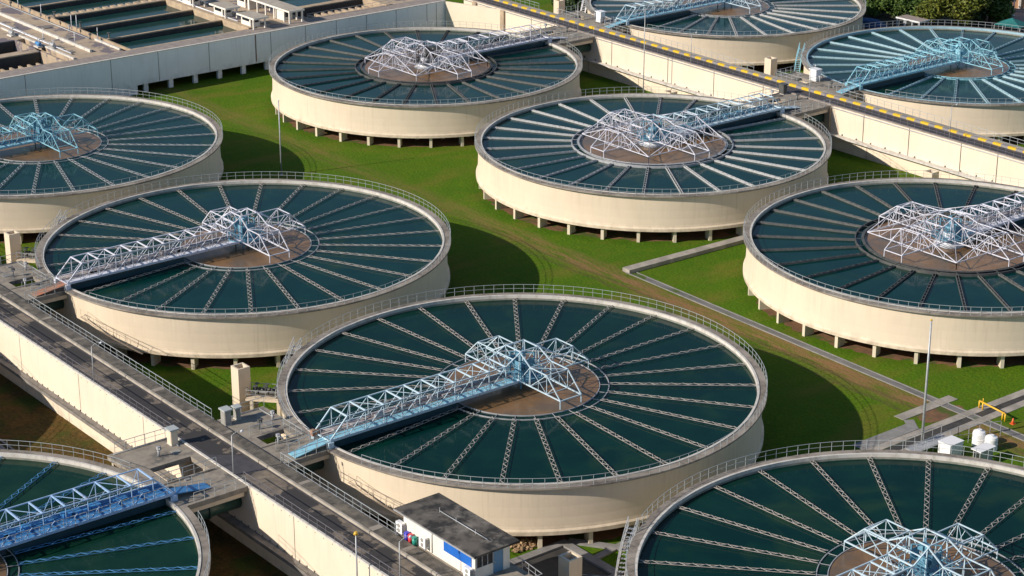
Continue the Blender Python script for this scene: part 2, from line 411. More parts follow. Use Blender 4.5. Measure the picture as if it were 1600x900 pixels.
def launder_lattice(r0, r1):
    """two slim angle irons joined by a zigzag of flat bars, over a narrow dark trough"""
    m = MB(); hw = .23
    for s in (-1,1):
        m.box(r0, r1, s*hw-.012, s*hw+.012, -.35, -.30)
    n = int((r1-r0)/1.2); st = (r1-r0)/n
    for i in range(n):
        x = r0+i*st
        m.bar((x,-hw,-.27), (x+st*.5,hw,-.27), .068, .03); m.bar((x+st*.5,hw,-.266), (x+st,-hw,-.266), .068, .03)
    return m
def launder_ladder(r0, r1):
    """open trough with cross rungs"""
    m = MB(); hw = .16
    for s in (-1,1):
        m.box(r0, r1, s*hw-.024, s*hw+.024, -.75, -.30)
    n = int((r1-r0)/1.05)
    for i in range(n+1):
        x = r0+(r1-r0-.1)*i/n; m.box(x, x+.06, -hw+.024, hw-.024, -.36, -.31)
    return m
def pier_mb():
    m = MB(); m.poly([(25.2,-.22),(26.9,-.22),(26.9,.22),(25.2,.22)], GZ-.1, -5.42)
    return m
def arm_bars(m, xe, xt, zt, hw, zb=.75, apex=(1.25,4.15), leg=True, y=0., k=.70):
    """one arm of the hub truss along +x: two side trusses with inclined end posts"""
    xi = 3.3
    for s in (-1,1):
        yy = s*hw
        m.bar((1.,yy,zb), (xe,yy,zb), .17*k)                      # bottom chord
        m.bar((xi,yy,zt), (xt,yy,zt), .15*k)                      # top chord
        m.bar((apex[0],yy*.9,apex[1]), (xi,yy,zt), .16*k)         # rise to the apex
        m.bar((xt,yy,zt), (xe,yy,zb), .15*k)                      # inclined end post
        m.bar((apex[0],yy*.9,apex[1]), (apex[0],yy,zb), .11*k)
        if leg: m.bar((xe,yy,zb), (xe,yy,-.25), .13*k)
        n = max(1, round((xt-xi)/2.3))
        for i in range(n+1):
            x = xi+(xt-xi)*i/n
            m.bar((x,yy,zt), (x,yy,zb), .085*k)
            x2 = xi+(xt-xi)*(i+1)/n if i < n else xe
            if i < n:
                m.bar((x,yy,zb), (x2,yy,zt), .085*k); m.bar((x,yy,zt), (x2,yy,zb), .06*k); xm = (x+x2)/2
                m.bar((xm,yy,zb), (xm,yy,(zb+zt)/2), .06*k)
        m.bar((xt,yy,zb), (xt+(xe-xt)*.5,yy,(zb+zt)/2), .07*k); m.bar((xt*.5,yy,zb), (xi,yy,zt), .07*k)
        m.bar((apex[0],yy*.9,zb), (xi,yy,zt), .085*k)
    n = max(1, round((xt-xi)/2.3))
    for i in range(n+1):
        x = xi+(xt-xi)*i/n
        m.bar((x,-hw,zt), (x,hw,zt), .14*k)
        if i < n: m.bar((x,-hw,zt-.02), (xi+(xt-xi)*(i+1)/n,hw,zt-.02), .07*k)
        m.bar((x,-hw,zb), (x,hw,zb), .10*k)
    m.bar((xe,-hw,zb), (xe,hw,zb), .16*k)
    m.bar((xt,-hw,zt), (xe,hw,zb), .08*k)
    m.bar((apex[0],-hw*.9,apex[1]), (apex[0],hw*.9,apex[1]), .16*k)
def rot_mb(src, ang, dst):
    c, s = math.cos(ang), math.sin(ang); b = len(dst.v)
    dst.v += [(x*c-y*s, x*s+y*c, z) for x,y,z in src.v]
    for f, q, i in zip(src.f, src.sm, src.mi): dst.f.append(tuple(b+k for k in f)); dst.sm.append(q); dst.mi.append(i)

def hub_small():
    m = MB()
    for k in (1,2,3):
        a = MB(); arm_bars(a, 8.55, 6.2, 3.0, 1.5); rot_mb(a, k*math.pi/2, m)
    return m
def hub_large():
    m = MB()
    for k in (1,2,3):
        a = MB(); arm_bars(a, 11.2, 8.2, 3.0, 1.5, apex=(1.25,3.7), k=.62); rot_mb(a, k*math.pi/2, m)
    for k in range(4):                                          # four cross trusses tied tip to tip
        a = MB(); d = 7.7; t = 7.7; zt = 3.0; zb = .75
        a.bar((d,-t,zb), (d,t,zb), 0.095)
        a.bar((d,-1.5,zt), (d,1.5,zt), 0.089)
        for s in (-1,1):
            a.bar((d,s*1.5,zt), (d,s*t,zb), 0.089)
            a.bar((d,s*t,zb), (d,s*t,-.2), 0.076)
            a.bar((d,s*1.5,zt), (d,s*1.5,zb), 0.058)
            a.bar((d,s*3.6,zb), (d,s*3.6,zt-(2.1/6.2)*2.25), 0.051)
            a.bar((d,s*5.6,zb), (d,s*5.6,zt-(4.1/6.2)*2.25), 0.051)
            a.bar((d,s*1.5,zt), (d,s*3.6,zb), 0.051); a.bar((d,s*3.6,zt-.76), (d,s*5.6,zb), 0.045)
            a.bar((d,s*1.5,zt), (3.3,s*1.5,zt), 0.058)
            a.bar((d,s*3.6,zb), (3.4,s*1.5,zt), 0.051); a.bar((d,s*t,zb), (5.2,s*5.2,1.9), 0.064); a.bar((5.2,s*5.2,1.9), (1.3,s*1.3,3.8), 0.064)
            a.bar((5.2,s*5.2,1.9), (d,s*3.6,zt-.76), 0.045)
        rot_mb(a, k*math.pi/2, m)
    return m
def tower_mb(big):
    m = MB(); h = .95; zt = 3.1 if big else 3.4
    for x in (-h,h):
        for y in (-h,h): m.bar((x,y,-.6), (x,y,zt), .14)
    if big:
        m.box(h-.03,h+.03,-h+.04,h*.1,1.0,2.5); m.box(-h*.2,h-.06,-h-.03,-h+.03,.9,2.3)
    else:
        m.box(-h*.2,h-.1,-h-.03,-h+.03,1.7,2.9); m.box(h-.03,h+.03,-h*.1,h-.1,1.4,2.6); m.box(-h+.1,h*.3,h-.03,h+.03,1.5,2.8)
    m.box(-1.7,1.7,-1.7,1.7,.52,.6)
    m.cyl((0,0,.6),(0,0,1.7),.5,.5,14); m.cyl((0,0,1.7),(0,0,2.1),.8,.62,14); m.cyl((.2,.3,zt-.4),(.2,.3,zt+.2),.28,.25,12)
    m.box(-.5,.4,-.7,-.1,zt-.6,zt-.1); m.bar((-h,-h,zt),(h,h,zt),.1); m.bar((-h,h,zt),(h,-h,zt),.1)
    rnd = random.Random(5)
    for i in range(60 if big else 30):
        a = rnd.uniform(0,6.28); r = rnd.uniform(1.1,3.6 if big else 2.4); z = rnd.uniform(.8,2.9)
        p0 = (r*math.cos(a), r*math.sin(a), z)
        m.bar(p0, (p0[0]+rnd.uniform(-1.2,1.2), p0[1]+rnd.uniform(-1.2,1.2), z+rnd.uniform(-.8,.9)), .06)
    for i in range(12):
        a = i*math.pi/6; b = (i+1)*math.pi/6; r = 2.4
        m.bar((r*math.cos(a),r*math.sin(a),.75),(r*math.cos(a),r*math.sin(a),1.85),.05)
        m.bar((r*math.cos(a),r*math.sin(a),1.85),(r*math.cos(b),r*math.sin(b),1.85),.05)
        m.bar((r*math.cos(a),r*math.sin(a),.72),(r*math.cos(b),r*math.sin(b),.72),.14)
    return m
def bridge_truss_mb(ap=4.15):
    m = MB(); hw = 1.5; zb = .75; zt = 3.; xi = 3.5; xt = 24.7; xe = 26.95; n = 9
    for s in (-1,1):
        y = s*hw
        m.bar((1.2,y,zb),(xe,y,zb),.16,.26); m.bar((xi,y,zt),(xt,y,zt), 0.110)
        m.bar((1.25,y*.9,ap),(xi,y,zt), 0.117); m.bar((xt,y,zt),(xe,y,zb), 0.124)
        for i in range(n+1):
            x = xi+(xt-xi)*i/n; m.bar((x,y,zt),(x,y,zb), 0.069)
            x2 = xi+(xt-xi)*(i+1)/n
            if i < n: m.bar((x,y,zb),((x+x2)/2,y,(zb+zt)/2), .05); m.bar((x,y,zt),(x2,y,zb), 0.062)
        m.bar((1.3,y,zb),(xi,y,zt), 0.062)
    for i in range(n+1):
        x = xi+(xt-xi)*i/n; m.bar((x,-hw,zt),(x,hw,zt), 0.138)
        if i < n: m.bar((x,-hw*(-1)**i,zt-.03),(xi+(xt-xi)*(i+1)/n,hw*(-1)**i,zt-.03), 0.052)
    m.bar((1.25,-1.4,ap),(1.25,1.4,ap), 0.117); m.bar((2.4,-1.45,(ap+zt)/2),(2.4,1.45,(ap+zt)/2), 0.096)
    m.bar((xe,-hw,zb),(xe,hw,zb), 0.138)
    for s in (-1,1): m.box(xe-.35,xe+.25,s*hw-.25,s*hw+.25,0.,zb-.12)
    return m
def bridge_deck_mb(sd):
    m = MB(); a, b = sorted((sd*1.38, sd*-.05))
    m.box(1.2,27.0,a,b,.58,.64)
    m.cur = 1; a, b = sorted((sd*-.10, sd*-1.38))
    m.box(1.2,26.9,a,b,.60,.68)
    for yy in (-.45,-.85,-1.15): m.cyl((1.5,sd*yy,.80),(26.8,sd*yy,.80),.09,n=8)
    rnd = random.Random(3)
    for i in range(14):
        x = rnd.uniform(3,25); a, b = sorted((sd*-.3, sd*(-.3-rnd.uniform(.3,.9)))); m.box(x,x+rnd.uniform(.3,1.4),a,b,.68,.68+rnd.uniform(.15,.5))
    return m
def ramp_mb(sd):
    m = MB(); y0, y1 = sorted((sd*1.45, sd*.05)); b = len(m.v)
    m.v += [(26.9,y0,.72),(26.9,y1,.72),(31.2,y1,.10),(31.2,y0,.10),(26.9,y0,.60),(26.9,y1,.60),(31.2,y1,.02),(31.2,y0,.02)]
    for q in ((0,1,2,3),(7,6,5,4),(0,4,5,1),(1,5,6,2),(2,6,7,3),(3,7,4,0)): m.face([b+i for i in q])
    return m
def bridge_rail_mb(sd):
    m = MB()
    for y in (1.40, -1.40):
        z = .64
        for i in range(20):
            x = 2.5+i*1.25; m.bar((x,y,z),(x,y,z+1.05),.045)
        m.bar((2.5,y,z+1.05),(26.6,y,z+1.05),.055); m.bar((2.5,y,z+.55),(26.6,y,z+.55),.045)
    for y in (sd*1.45, sd*.05):
        for i in range(4):
            x = 27.1+i*1.35; z = .70-.14*(x-26.9); m.bar((x,y,z),(x,y,z+1.),.045)
        m.bar((27.1,y,1.67),(31.1,y,1.1),.05)
    return m
def flume_mb():
    m = MB(); m.box(9.9,26.3,-.85,.85,-.75,.12); return m
def ring_mb(r0, r1, rungs, plate):
    m = MB()
    d = .07 if plate else .045; zt = -.2 if plate else -.43
    m.revolve([(r0-d,-.9),(r0-d,zt),(r0+d,zt),(r0+d,-.9)], 128)
    m.revolve([(r1-d,-.9),(r1-d,zt),(r1+d,zt),(r1+d,-.9)], 128)
    if plate: m.revolve([(r0+d,-.26),(r0+.3,-.26)], 128)
    for i in range(rungs):
        a = 2*math.pi*(i+.5)/rungs; c, s = math.cos(a), math.sin(a)
        m.bar(((r0+d)*c,(r0+d)*s,zt-.035),((r1-d)*c,(r1-d)*s,zt-.035),.055)
    return m
def cone_mb():
    m = MB(); m.cyl((0,0,-.5),(0,0,.45),2.1,1.25,24); m.cyl((0,0,.45),(0,0,1.2),.9,.9,20)
    return m

ME = {}
def shared(key, fn, m):
    k = (key, tuple(x.name for x in (m if isinstance(m, (list,tuple)) else [m])))
    if k not in ME: ME[k] = fn().mesh(key.split('|')[0], m)
    return ME[k]

def tank(key, label, big, bdir, nl, phase, lm, ringm, hubm, bridgem, deckm, rampm, watm, towerm, curbm=None, lat=True, piers=(True,True)):
    u, v = TU[key]; sd = 1 if bdir < 0 else -1; ba = R_(bdir)
    t = thing('clarifier_tank', label, 'water tank', (u,v,GZ), 0., 'round clarifier tanks of the plant'); up = (0,0,-GZ)
    link('tank_wall', shared('tank_wall', wall_mb, CREAM), t, up)
    link('walkway', shared('walkway', walk_mb, WALK), t, up)
    link('inner_curb', shared('inner_curb', curb_mb, [curbm or CURB, WETWALL]), t, up)
    link('guard_rail', shared('guard_rail|%g' % bdir, lambda: rail_ring(27.44, gap=(ba, .235)), LIGHTRAIL), t, up)
    for i in range(32):
        a = R_(-91+11.25*i)
        if piers[0]: link('pier', shared('pier', pier_mb, PIER), t, up, a)
        if piers[1]: link('inner_column', shared('inner_column', lambda: MB().box(21.5,22.1,-.3,.3,GZ-.1,-5.43), PIER), t, up, a+R_(5.6))
    r0, r1 = (11.35, 12.45) if big else (8.75, 9.8)
    link('weir_ring', shared('weir_ring|%d%d' % (big, lat), lambda: ring_mb(r0, r1, nl, big), ringm), t, up, ba)
    lk = ('launder|l%g' if lat else 'launder|r%g') % r1
    for i in range(nl):
        a = R_(phase+360.*i/nl)
        link('launder', shared(lk, (lambda: launder_lattice(r1+.1, 26.34)) if lat else (lambda: launder_ladder(r1+.1, 26.34)), lm), t, up, a)
    link('hub_truss', shared('hub_truss|%d' % big, hub_large if big else hub_small, hubm), t, up, ba)
    link('drive_tower', shared('drive_tower|%d' % big, lambda: tower_mb(big), towerm), t, up, ba)
    if big: link('reaction_cone', shared('reaction_cone', cone_mb, WHITEP), t, up, ba)
    b = link('bridge', shared('bridge|%d' % big, lambda: bridge_truss_mb(3.7 if big else 4.15), bridgem), t, up, ba)
    if key == 'E':
        q = MB(); q.cyl((26.6,-1.05,.95),(27.3,-1.05,.95),.3,.3,14); q.box(27.2,27.6,-1.3,-.8,.65,1.3); put('drive_motor', q, RUSTRAMP, b)
    link('deck', shared('deck|%d' % sd, lambda: bridge_deck_mb(sd), [deckm, STRONGB if key in 'HK' else BLUESTEEL if key in 'AIJC' else BROWNTRAY]), b)
    link('ramp', shared('ramp|%d' % sd, lambda: ramp_mb(sd), rampm), b)
    link('handrail', shared('handrail|%d' % sd, lambda: bridge_rail_mb(sd), LIGHTRAIL), b)
    link('flume', shared('flume', flume_mb, FLUME), b)
    wa = MB(); wa.disc(26.36, -.55, 160, r0-.1); struct('water', wa, watm, loc=(u,v,0))
    sl_ = MB(); sl_.disc(r0-.1, -.50, 96); struct('brown_water', sl_, SLUDGE, loc=(u,v,0))
    so_ = MB(); so_.disc(26.3, GZ+.004, 180, None, .35); struct('soil', so_, SOIL, loc=(u,v,0))
    return t
P27 = -90+360/54; P28 = 90+360/56
tank('E', 'nearest whole clarifier in the middle, with pale blue truss bridge and light blue ramp', 0, -90, 27, P27, LAUND_E, GALV, PALEBLUE, PALEBLUE, SKYBLUE, SKYBLUE, WATER, BLUESTEEL)
tank('D', 'round clarifier with white truss bridge and rusty orange ramp beside the left channel', 0, -90, 27, P27, LAUND_E, GALV, LILAC, LILAC, LILAC, RUSTRAMP, WATERF, BLUESTEEL)
tank('A', 'round clarifier with cyan hub truss cut by the left edge, before the long grey wall', 0, -90, 27, P27, LAUND_W, GALV, CYANB, CYANB, SKYBLUE, SKYBLUE, WATERF, BLUESTEEL)
tank('G', 'round clarifier with pale blue hub cut by the bottom right corner', 0, -90, 27, P27, LAUND_E, GALV, PALEBLUE, PALEBLUE, PALEBLUE, PALEBLUE, WATER, BLUESTEEL, piers=(True,False))
tank('H', 'green-water clarifier with strong blue bridge and blue launders in the bottom left corner', 0, 90, 27, 90+360/54, LAUND_B, GALV, LILAC, SUNBLUE, STRONGB, STRONGB, WATERG, STRONGB, piers=(True,False))
tank('K', 'round clarifier outside the left edge of the photo, up the row from the blue bridge', 0, 90, 27, 90+360/54, LAUND_B, GALV, LILAC, SUNBLUE, STRONGB, STRONGB, WATERG, STRONGB, piers=(True,False))
tank('B', 'round clarifier with white hub truss and dark launders in front of the long grey wall', 1, 90, 28, P28, LAUND_D, DARKSTEEL, LILAC, LILAC, LILAC, LILAC, WATERF, DARKSTEEL, lat=False)
tank('C', 'clarifier with wide white hub truss and pale launders, between lawn and yellow kerbed channel', 1, 90, 28, P28, LAUND_W, GALV, LILAC, PALEBLUE, PALEBLUE, PALEBLUE, WATERF, BLUESTEEL, lat=False)
tank('F', 'round clarifier with wide white hub truss and dark launders cut by the right edge', 1, 90, 28, P28, LAUND_D, DARKSTEEL, LILAC, LILAC, LILAC, LILAC, WATERF, BLUESTEEL, lat=False)
tank('J', 'round clarifier with sky blue bridge and launders beyond the yellow kerbed channel, near the trees', 0, -90, 28, -90, LAUND_C, CYANB, CYANB, CYANB, SKYBLUE, SKYBLUE, WATERF, CYANB, LAUND_C, lat=False)
tank('I', 'round clarifier with pale blue bridge cut by the top edge, farthest of the tanks', 0, -90, 28, -90, LAUND_W, GALV, PALEBLUE, PALEBLUE, SKYBLUE, SKYBLUE, WATERF, BLUESTEEL, lat=False)

# ------------------------------------------------------------------ rails along straight lines
def rail_line(m, pts, h=1.1, step=1.5, w=.042, mid=True):
    for a, b in zip(pts[:-1], pts[1:]):
        a = Vector(a); b = Vector(b); n = max(1, round((b-a).length/step)); up = Vector((0,0,h))
        for i in range(n+1):
            q = a.lerp(b, i/n); m.bar(q, q+up, w)
        m.bar(a+up, b+up, w+.01)
        if mid: m.bar(a+up*.52, b+up*.52, w-.01)
    return m

# ------------------------------------------------------------------ left channel
ch = thing('elevated_channel', 'elevated cream channel with dark stained deck running to the bottom middle', 'aqueduct', (0,-36,GZ))
def cp(name, mb, m): return put(name, mb, m, ch, (0,36,-GZ))
L0, L1 = -230, 70
cp('wall', MB().box(L0,L1,-38.4,-32.95,GZ-.2,-.05), CREAM2)
cp('deck', MB().box(L0,L1,-38.15,-34.75,-.05,.0), ROAD)
k = MB()
u = L0
while u < L1:
    k.box(u, u+9.9, -34.75, -34.5, -.05, .28); u += 10
cp('kerb', k, KERBC)
k = MB(); k.box(L0,L1,-34.5,-33.0,-.05,.22)
cp('slab_walk', k, BLACKWALK)
u = L0+3
while u < L1:
    cp('slab_cover', MB().box(u, u+random.uniform(.5,.9), -34.35, -33.05, .22, .224), WALK); u += random.uniform(5,19)
k = MB(); k.box(L0,L1,-38.4,-38.15,-.05,.12); cp('coping', k, CURB)
cp('gutter', MB().box(L0,L1,-38.15,-37.72,-.05,.004).box(L0,L1,-34.98,-34.75,-.05,.004), DARKROAD)  # outer strip is the gutter, the kerb-foot strip is painted shadow
k = MB(); k.poly([(-4.9,-37.72),(.9,-37.72),(1.9,-34.98),(-2.6,-34.98)],-.03,.004); cp('asphalt_patch', k, DARKROAD)
cp('ledge', MB().box(L0,L1,-39.35,-38.4,-5.0,-4.72), LEDGE)
k = MB(); u = L0
while u < L1:
    k.box(u,u+.09,-38.5,-38.4,-4.72,-4.52); u += 1.35
k.box(L0,L1,-39.35,-39.28,-4.72,-4.60)
cp('ledge_bracket', k, LEDGE)['kind'] = 'stuff'
k = MB(); u = -33.7
for u in range(-216, 60, 15): cp('expansion_joint', MB().box(u+3.2,u+3.3,-38.404,-38.4,-4.7,-.05), BLACK)
for u in range(-216, 60, 30): cp('expansion_joint', MB().box(u,u+.07,-38.403,-38.4,-7.2,-5.0), BLACK)
k = MB(); u = L0
while u < L1:
    k.box(u,u+.09,-38.43,-38.4,-.30,-.20); u += 1.5
cp('rail_bracket', k, DARKRAIL)['kind'] = 'stuff'
for a, b in ((L0,-11.7),(2.9,L1)): cp('guard_rail', rail_line(MB(), [(a,-38.3,.12),(b,-38.3,.12)]), DARKRAIL)
for a, b in ((L0,-71.5),(-56,-12.2),(1.6,22)):
    cp('guard_rail', rail_line(MB(), [(a,-33.06,.22),(b,-33.06,.22)]), LIGHTRAIL)
    cp('side_pipe', MB().cyl((a,-32.82,.1),(b,-32.82,.1),.07,n=8), GALV)

# ------------------------------------------------------------------ right channel
ch = thing('elevated_channel', 'elevated cream channel with yellow striped kerb running across the upper right', 'aqueduct', (-60,112.4,GZ))
def cp(name, mb, m): return put(name, mb, m, ch, (60,-112.4,-GZ))
L0, L1 = -156.3, 60
cp('wall', MB().box(L0,L1,110.3,115.6,GZ-.2,-.05), CREAM2)
cp('deck', MB().box(L0,L1,110.75,113.6,-.05,.0), DARKROAD)
cp('kerb', MB().box(L0,L1,113.6,114.15,-.05,.38), KERBY)
cp('slab_walk', MB().box(L0,L1,114.15,115.6,-.05,.2), PATHM)
cp('coping', MB().box(L0,L1,110.3,110.75,-.05,.14), DECKPINK)
cp('ledge', MB().box(L0,L1,109.2,110.3,-4.75,-4.5), CURB)
k = MB(); u = L0
while u < L1: k.box(u,u+.16,110.1,110.3,-4.5,-4.25); u += 3.1
cp('ledge_bracket', k, LEDGE)['kind'] = 'stuff'
k = MB()
for u in (-146,-135,-128,-111.5,-96.3,-84.5,-72.5,-49.6,-40,-29.5,-22.4,-14.8,-2,12,26): cp('expansion_joint', MB().box(u,u+.16,110.296,110.3,-4.5,-.05), BLACK)
for u in (-118,-104,-90,-48.6): cp('expansion_joint', MB().box(u,u+.07,110.297,110.3,-7.2,-4.75), BLACK)
for u in (-152.5,-143.6,-67.9,-57.2): cp('pilaster', MB().box(u-.6,u+.6,109.9,110.3,GZ,-.1), DECKTAN)
for a, b in ((L0,-121),(-114,-68),(-57,L1)): cp('guard_rail', rail_line(MB(), [(a,110.42,.14),(b,110.42,.14)]), DARKRAIL)
for a, b in ((L0,-139),(-119,-80),(-59,L1)): cp('guard_rail', rail_line(MB(), [(a,115.5,.2),(b,115.5,.2)]), LIGHTRAIL)
k = MB(); k.cyl((L0,110.15,-.25),(L1,110.15,-.25),.08,n=8); cp('side_pipe', k, GALV)

# ------------------------------------------------------------------ filter building (upper left)
fb = thing('filter_building', 'long grey-walled filter building with open basins on its roof, upper left', 'building', (-190,40,GZ))
def cp(name, mb, m): return put(name, mb, m, fb, (190,-40,-GZ))
m = MB(); m.box(-157.0,-156.6,37.,106.,-5.55,-.06); m.box(-157.0,-156.6,-80,37.,GZ,-.06)
cp('wall', m, BLUEGREY)
cp('wall', MB().poly([(-156.3,105.8),(-143.,110.29),(-143.,110.6),(-156.6,106.1)],GZ,-.06), CREAM2)
cp('floor_slab', MB().box(-232,-157.0,-80,110,-5.55,-4.9), DARKIN)
cp('coping', MB().box(-157.05,-156.5,-80,106,-.06,.06), CURB)
for i in range(15):
    v = 38.9+5.12*i; cp('column', MB().box(-157.5,-156.9,v-.42,v+.42,GZ-.1,-5.55), BLUEGREY)
cp('back_wall', MB().box(-180,-162,36,110,GZ-.1,-5.56), DARKIN)
m = MB()
for v in (4.,15.5,32.,41.5,52.,61.9,65.3,73.,80.,87.,94.,101.4,103.7): cp('expansion_joint', MB().box(-156.6,-156.597,v-.05,v+.05,-5.5,-.06), BLACK)
cp('rust_streak', MB().box(-156.596,-156.593,61.96,62.12,-5.2,-.06), RUST)
cp('front_walk', MB().box(-160.6,-157.05,-80,106,-.4,0.), DECKPINK)
m = MB(); m.box(-232,-160.6,27.,36.8,-4.9,0.); m.box(-232,-180.2,-80,27.,-4.9,0.); m.box(-172.2,-169.8,-80,25.4,-4.9,0.)
m.box(-180.2,-160.6,25.0,25.4,-4.9,-.0); m.box(-169.8,-161.2,12.2,13.,-4.9,-.0); m.box(-161.2,-160.6,-80,25.,-4.9,.0)
m.box(-180.2,-172.2,12.2,13.,-4.9,0.)
m.box(-232,-160.6,64.6,76.,-4.9,0.); m.box(-232,-160.6,96.,106.,-4.9,0.)
cp('deck', m, DECK)
m = MB()
for (a, b) in ((-161.1,-160.6),(-170.7,-170.1),(-181.6,-181.0),(-192.4,-191.7),(-203.4,-202.7),(-214.6,-214.),(-226.,-225.)): m.box(a,b,38.5,63.,-.22,0.)
m.box(-232,-160.6,38.2,38.5,-4.9,.04)
cp('basin_wall', m, DECKTAN)
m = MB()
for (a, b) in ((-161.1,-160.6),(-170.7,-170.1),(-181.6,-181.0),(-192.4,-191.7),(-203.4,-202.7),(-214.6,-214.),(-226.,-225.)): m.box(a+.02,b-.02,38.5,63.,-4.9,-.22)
cp('shaded_wet_wall', m, DARKIN)  # wall bodies dark as wet concrete, with shade put into the colour
cp('basin_wall', MB().box(-232,-160.6,63.,64.6,-4.9,.25), DECKTAN)
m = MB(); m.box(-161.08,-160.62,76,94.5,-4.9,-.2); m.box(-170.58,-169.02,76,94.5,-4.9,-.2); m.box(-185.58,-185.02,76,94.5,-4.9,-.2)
m.box(-169.8,-169.77,-80,25.,-4.9,-.2); m.box(-180.2,-180.17,-80,25.,-4.9,-.2); m.box(-169.77,-161.2,12.98,13.02,-4.9,-.2)  # dark liners on faces turned from the sun: wet tone plus painted shade
cp('shaded_wet_wall', m, DARKIN)
m = MB(); m.box(-161.1,-160.6,76,94.5,-.2,0.); m.box(-170.6,-169.,76,94.5,-.2,0.); m.box(-185.6,-185.,76,94.5,-.2,0.); m.box(-232,-160.6,94.5,96.,-4.9,.12)
cp('basin_wall', m, DECKTAN)
cp('canal_floor', MB().box(-232,-160.6,36.8,38.2,-4.9,-.85), DARKIN)
cp('trench_floor', MB().box(-180.2,-160.6,25.4,27.0,-4.9,-1.1), DARKIN)
m = MB(); cps_(cp, 'parapet', ((-232,-163.4,31.55,31.95,0.,.5),(-171,-161.5,36.45,36.8,0.,.35),(-190,-160.7,26.9,27.25,.0,.3)), CURB)
for i in range(26): cp('wash_trough', MB().box(-164.6,-162.6,-21+i*1.7,-20.6+i*1.7,-2.2,-.55), DECKTAN)
for i in range(14): cp('wash_trough', MB().box(-195.2,-192.4,38.9+i*1.7,39.9+i*1.7,-2.2,-.25), DECKTAN)
for i in range(11): cp('wash_trough', MB().box(-167.,-164.,77+i*1.6,77.5+i*1.6,-2.4,-1.), DECKTAN)
for a, b in ((76,95),): cp('guard_rail', rail_line(MB(), [(-160.5,a,0.),(-160.5,b,0.)], 1., 2.), GALV)
for (v_, z_, r_, a_, b_) in ((28.2,.25,.12,-210,-164),(28.7,.2,.08,-210,-168),(35.9,.2,.09,-215,-172),(64.,.4,.12,-215,-166),(67.5,.25,.14,-200,-163),(70.2,.2,.1,-200,-180)):
    cp('pipe_run', MB().cyl((a_,v_,z_),(b_,v_,z_),r_,r_,10), GALV if r_ < .12 else WHITEP)
for (a_, b_, c_, d_) in ((-166.5,-165.2,28.2,29.6),(-176.4,-174.6,33.,34.2),(-186.,-184.6,33.2,34.8),(-163.6,-162.2,67.4,69.),(-172.,-170.4,67.8,69.2)):
    cp('hatch_cover', MB().box(a_,b_,c_,d_,0.,.12), LEDGE)
wt = MB(); wt.box(-232,-161.1,38.3,63.,-1.6,-1.0); struct('water', wt, WATERD)
wt = MB(); wt.box(-232,-185.6,76.,94.5,-1.6,-1.25); wt.box(-185,-170.6,76.,94.5,-1.6,-1.2); struct('water', wt, WATERD)
wt = MB(); wt.box(-169,-161.1,76.,94.5,-3.,-2.6); struct('water', wt, WATERD)
wt = MB(); wt.box(-180.2,-161.2,-80.,25.,-3.2,-2.6); struct('water', wt, WATERD)

def cabin(u0, u1, v0, v1, h, label, over=.7, posts=(), cat='hut', name='gate_hut'):
    c = thing(name, label, cat, ((u0+u1)/2,(v0+v1)/2,0.), 0., 'flat roofed huts on the filter building'); L = (-(u0+u1)/2,-(v0+v1)/2,0)
    put('wall', MB().box(u0,u1,v0,v1,0.,h), WHITEWALL, c, L)
    r = MB(); r.box(u0-over,u1+over+(1.6 if posts else 0),v0-over,v1+over,h,h+.28); put('roof', r, [ROOFPALE], c, L)
    f = MB(); uo0, uo1 = u0-over-.02, u1+over+(1.6 if posts else 0)+.02
    f.box(uo0,uo1,v0-over-.04,v0-over-.005,h-.02,h+.31); f.box(uo1-.0,uo1+.04,v0-over,v1+over,h-.02,h+.31)
    put('fascia', f, WHITEWALL, c, L)
    w0 = MB(); w0.box(u1,u1+.02,v0+.3,v1-.3,.9,h-.3); w0.box(u0+.4,u1-.4,v0-.02,v0,1.1,h-.35); put('window', w0, GLASS, c, L)
    for (a, b) in posts: put('post', MB().box(a-.13,a+.13,b-.13,b+.13,0.,h), WHITEWALL, c, L)
    return c
cabin(-164.6,-161.3,63.9,66.0,1.95,'small white hut nearest the edge at the end of the filter basins',.6,((-159.7,63.6),(-159.7,66.1)))
cabin(-174.6,-171.4,63.9,66.0,2.0,'small white hut second from the edge, beside the filter basins',.6,((-169.8,63.6),(-169.8,66.1)))
cabin(-186.6,-183.4,63.9,66.0,2.0,'small white hut at the top edge of the photo, beside the filter basins',.6,((-181.8,63.6),(-181.8,66.1)))
lc = cabin(-179.,-176.,71.8,74.,2.2,'long open sided white shelter with pale flat roof beside the small huts',.5,(),'shelter','long_shelter')
q = (177.5,-72.9,0)
put('roof', MB().box(-175.4,-159.2,71.2,74.6,2.2,2.48), ROOFPALE, lc, q)
put('fascia', MB().box(-175.4,-159.14,71.16,71.2,2.16,2.5).box(-159.2,-159.14,71.2,74.6,2.16,2.5), WHITEWALL, lc, q)
for uu in (-174,-171,-168,-165,-161.5,-159.6):
    for vv in (71.5,74.3): put('post', MB().box(uu-.14,uu+.14,vv-.14,vv+.14,0.,2.2), WHITEWALL, lc, q)
put('wall', MB().box(-165.2,-162.4,71.9,73.9,0.,2.19), WHITEWALL, lc, q); put('wall', MB().box(-175.,-174.4,71.7,74.1,0,2.19), WHITEWALL, lc, q)
put('window', MB().box(-162.4,-162.38,72.3,73.5,.6,1.9), GLASS, lc, q)

